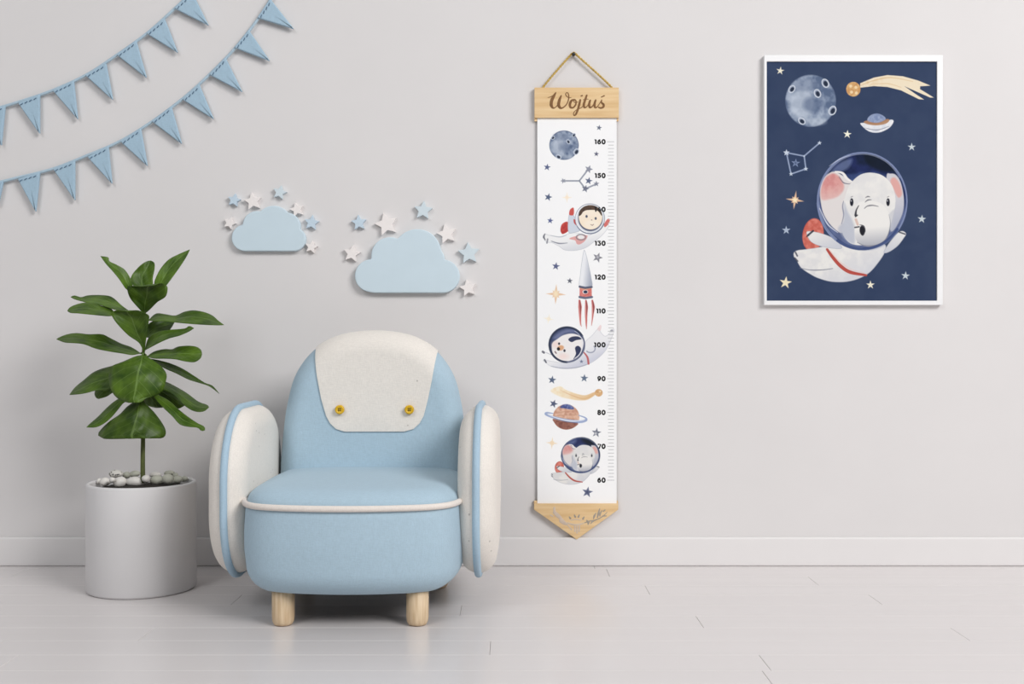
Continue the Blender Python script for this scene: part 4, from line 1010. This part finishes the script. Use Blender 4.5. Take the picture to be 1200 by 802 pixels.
# scale: numbers and centimetre marks, printed on the paper (same mesh)
bm = bmesh.new(); bm.from_mesh(sh.data); off = base_of(gc)
def ink(verts, faces, mi):
    vs_ = [bm.verts.new(Vector(v)-off) for v in verts]
    for q in faces:
        try: bm.faces.new([vs_[i] for i in q]).material_index = mi
        except ValueError: pass
sh.data.materials.append(M['ink']); sh.data.materials.append(M['tick'])
def arc(cx, cy, rx, ry, a0, a1, n=10): return [(cx+rx*math.cos(math.radians(a0+(a1-a0)*k/n)), cy+ry*math.sin(math.radians(a0+(a1-a0)*k/n))) for k in range(n+1)]
DIG = {  # strokes in a box 1 high; value: (advance, strokes)
 '0': (.86, [arc(.40, .5, .26, .37, -90, 270, 16)]),
 '1': (.46, [[(.04, .16), (.22, .14), (.22, .87)]]),
 '2': (.74, [arc(.33, .34, .21, .21, -170, 20, 8)+[(.42, .56), (.14, .84)], [(.12, .86), (.60, .86)]]),
 '3': (.74, [[(.10, .14), (.54, .14), (.34, .42)]+arc(.32, .64, .22, .22, -70, 150, 8)]),
 '4': (.80, [[(.44, .12), (.12, .64), (.70, .64)], [(.50, .42), (.50, .88)]]),
 '5': (.74, [[(.56, .14), (.18, .14), (.16, .44)]+arc(.32, .62, .23, .23, -80, 150, 8)]),
 '6': (.78, [[(.52, .15), (.28, .24), (.15, .50)]+arc(.37, .63, .22, .23, 180, -180, 14)]),
 '7': (.72, [[(.10, .14), (.58, .14), (.30, .88)]]),
 '8': (.78, [arc(.37, .31, .19, .18, 90, 450, 12), arc(.37, .67, .23, .20, -90, 270, 12)]),
 '9': (.78, [arc(.37, .37, .22, .23, 0, 360, 14)+[(.59, .50), (.46, .76), (.22, .85)]]),
}
for i in range(11):
    tx = str(160-10*i); H_ = 6.3; py = 166.2+39.68*i; wd = sum(DIG[k][0] for k in tx)*H_; x = 710.2-wd
    for k in tx:
        adv, sts = DIG[k]
        for st_ in sts:
            g = G(); pts = [(x+a*H_, py-H_/2+b*H_) for a, b in st_]
            sc_ = (DW+sy)/F; P3 = [P(a, b, sy-.0002) for a, b in pts]; closed = (P3[0]-P3[-1]).length < 1e-5
            if closed: g.tube(P3[:-1], .88*sc_, 8, closed=True)
            else:
                e0, e1 = (P3[0]-P3[1]).normalized(), (P3[-1]-P3[-2]).normalized()
                g.tube([P3[0]+e0*.4*sc_]+P3+[P3[-1]+e1*.4*sc_], .86*sc_, 8)
            for q in g.v: q.y = sy-.0002+(q.y-sy+.0002)*.1
            ink(g.v, g.f, 1)
        x += adv*H_
for i in range(101):
    py = 166.2+3.968*i; a, b = (711.5, 719.8) if i % 10 == 0 else ((712.3, 719.6) if i % 2 == 0 else (713, 719.2))
    ink([P(a, py-.32, sy-.0002), P(a, py+.32, sy-.0002), P(b, py+.32, sy-.0002), P(b, py-.32, sy-.0002)], [(0, 1, 2, 3)], 2)
bm.to_mesh(sh.data); bm.free()
# cord over the nail
NX, NY = 672.3, 63.6
nl = G().lathe([(0, 0), (.0035, 0), (.0035, .019), (.0062, .019), (.0064, .0215), (.0045, .0235), (0, .024)], (0, 0, 0), 20)
q = P(NX, NY, gy)
for k in range(len(nl.v)): a = nl.v[k]; nl.v[k] = Vector((q.x+a.x, -a.z, q.z+a.y))
o = nl.build('nail', M['nail'], None, True, origin=(q.x, 0, q.z)); tag(o, 'small black nail in the wall holding up the height chart cord', 'nail')
path = [P(635.5, 106, gy+.008), P(637, 101.5, gy+.007), P(652, 83.5, gy+.006), P(667, 66.5, gy+.006), P(670, 63.2, gy+.006), P(672.3, 62, gy+.006), P(674.8, 63.2, gy+.006), P(678, 66.5, gy+.006), P(697, 83.5, gy+.006), P(715, 100.5, gy+.007), P(718, 106, gy+.008)]
path = [Vector(p) for p in catmull([tuple(p) for p in path], 14, closed=False)]
g = G()
for ph in (0, PI):
    s_ = []; acc = 0
    for i, p in enumerate(path):
        if i: acc += (p-path[i-1]).length
        t = (path[min(i+1, len(path)-1)]-path[max(i-1, 0)]).normalized(); n = Vector((0, -1, 0)); m_ = t.cross(n)
        a = acc*2*PI/.022+ph; s_.append(p+(n*math.cos(a)+m_*math.sin(a))*.0021)
    g.tube(s_, .0023, 8)
o = g.build('hanging_cord', M['rope'], gc); o['label'] = 'twisted golden hanging cord'

# ------------------------------------------------------------------ camera, light
cam = bpy.data.cameras.new('camera'); co = bpy.data.objects.new('camera', cam); COL.objects.link(co)
co.location = (0, CAMY, CH); co.rotation_euler = (PI/2, 0, 0)
cam.sensor_width = 36; cam.lens = 36*F/1200; cam.clip_start = .01
SC.camera = co
w = bpy.data.worlds.new('world'); SC.world = w; w.use_nodes = True
T_ = w.node_tree; bg = T_.nodes['Background']
gt = T_.nodes.new('ShaderNodeTexCoord'); gs = T_.nodes.new('ShaderNodeSeparateXYZ'); gr = T_.nodes.new('ShaderNodeValToRGB')
T_.links.new(gt.outputs['Generated'], gs.inputs[0]); T_.links.new(gs.outputs['Z'], gr.inputs['Fac']); T_.links.new(gr.outputs['Color'], bg.inputs['Color'])
gr.color_ramp.elements[0].position = .0; gr.color_ramp.elements[0].color = (.36, .37, .385, 1)
gr.color_ramp.elements[1].position = .6; gr.color_ramp.elements[1].color = (.95, .97, 1, 1)
bg.inputs['Strength'].default_value = .38
def area(name, loc, target, size, size_y, power, col=(1, 1, 1)):
    l = bpy.data.lights.new(name, 'AREA'); l.shape = 'RECTANGLE'; l.size = size; l.size_y = size_y; l.energy = power; l.color = col
    o = bpy.data.objects.new(name, l); COL.objects.link(o); o.location = loc
    o.rotation_euler = (Vector(target)-Vector(loc)).to_track_quat('-Z', 'Y').to_euler()
    return o
area('soft_key_light', (4.7, -5.6, 4.9), (-.2, 0, .6), 3.6, 2.8, 500, (1, .985, .98))  # unseen area key added at upper right, no window there
area('left_fill_light', (-3.2, -6.0, 5.2), (-.6, 0, .6), 2.6, 2.4, 140, (.97, .985, 1))  # weaker fill lamp added front left, out of view, not a window
vs = SC.view_settings; vs.view_transform = 'Standard'; vs.look = 'None'; vs.gamma = 1; vs.exposure = -.13
vs.use_curve_mapping = False
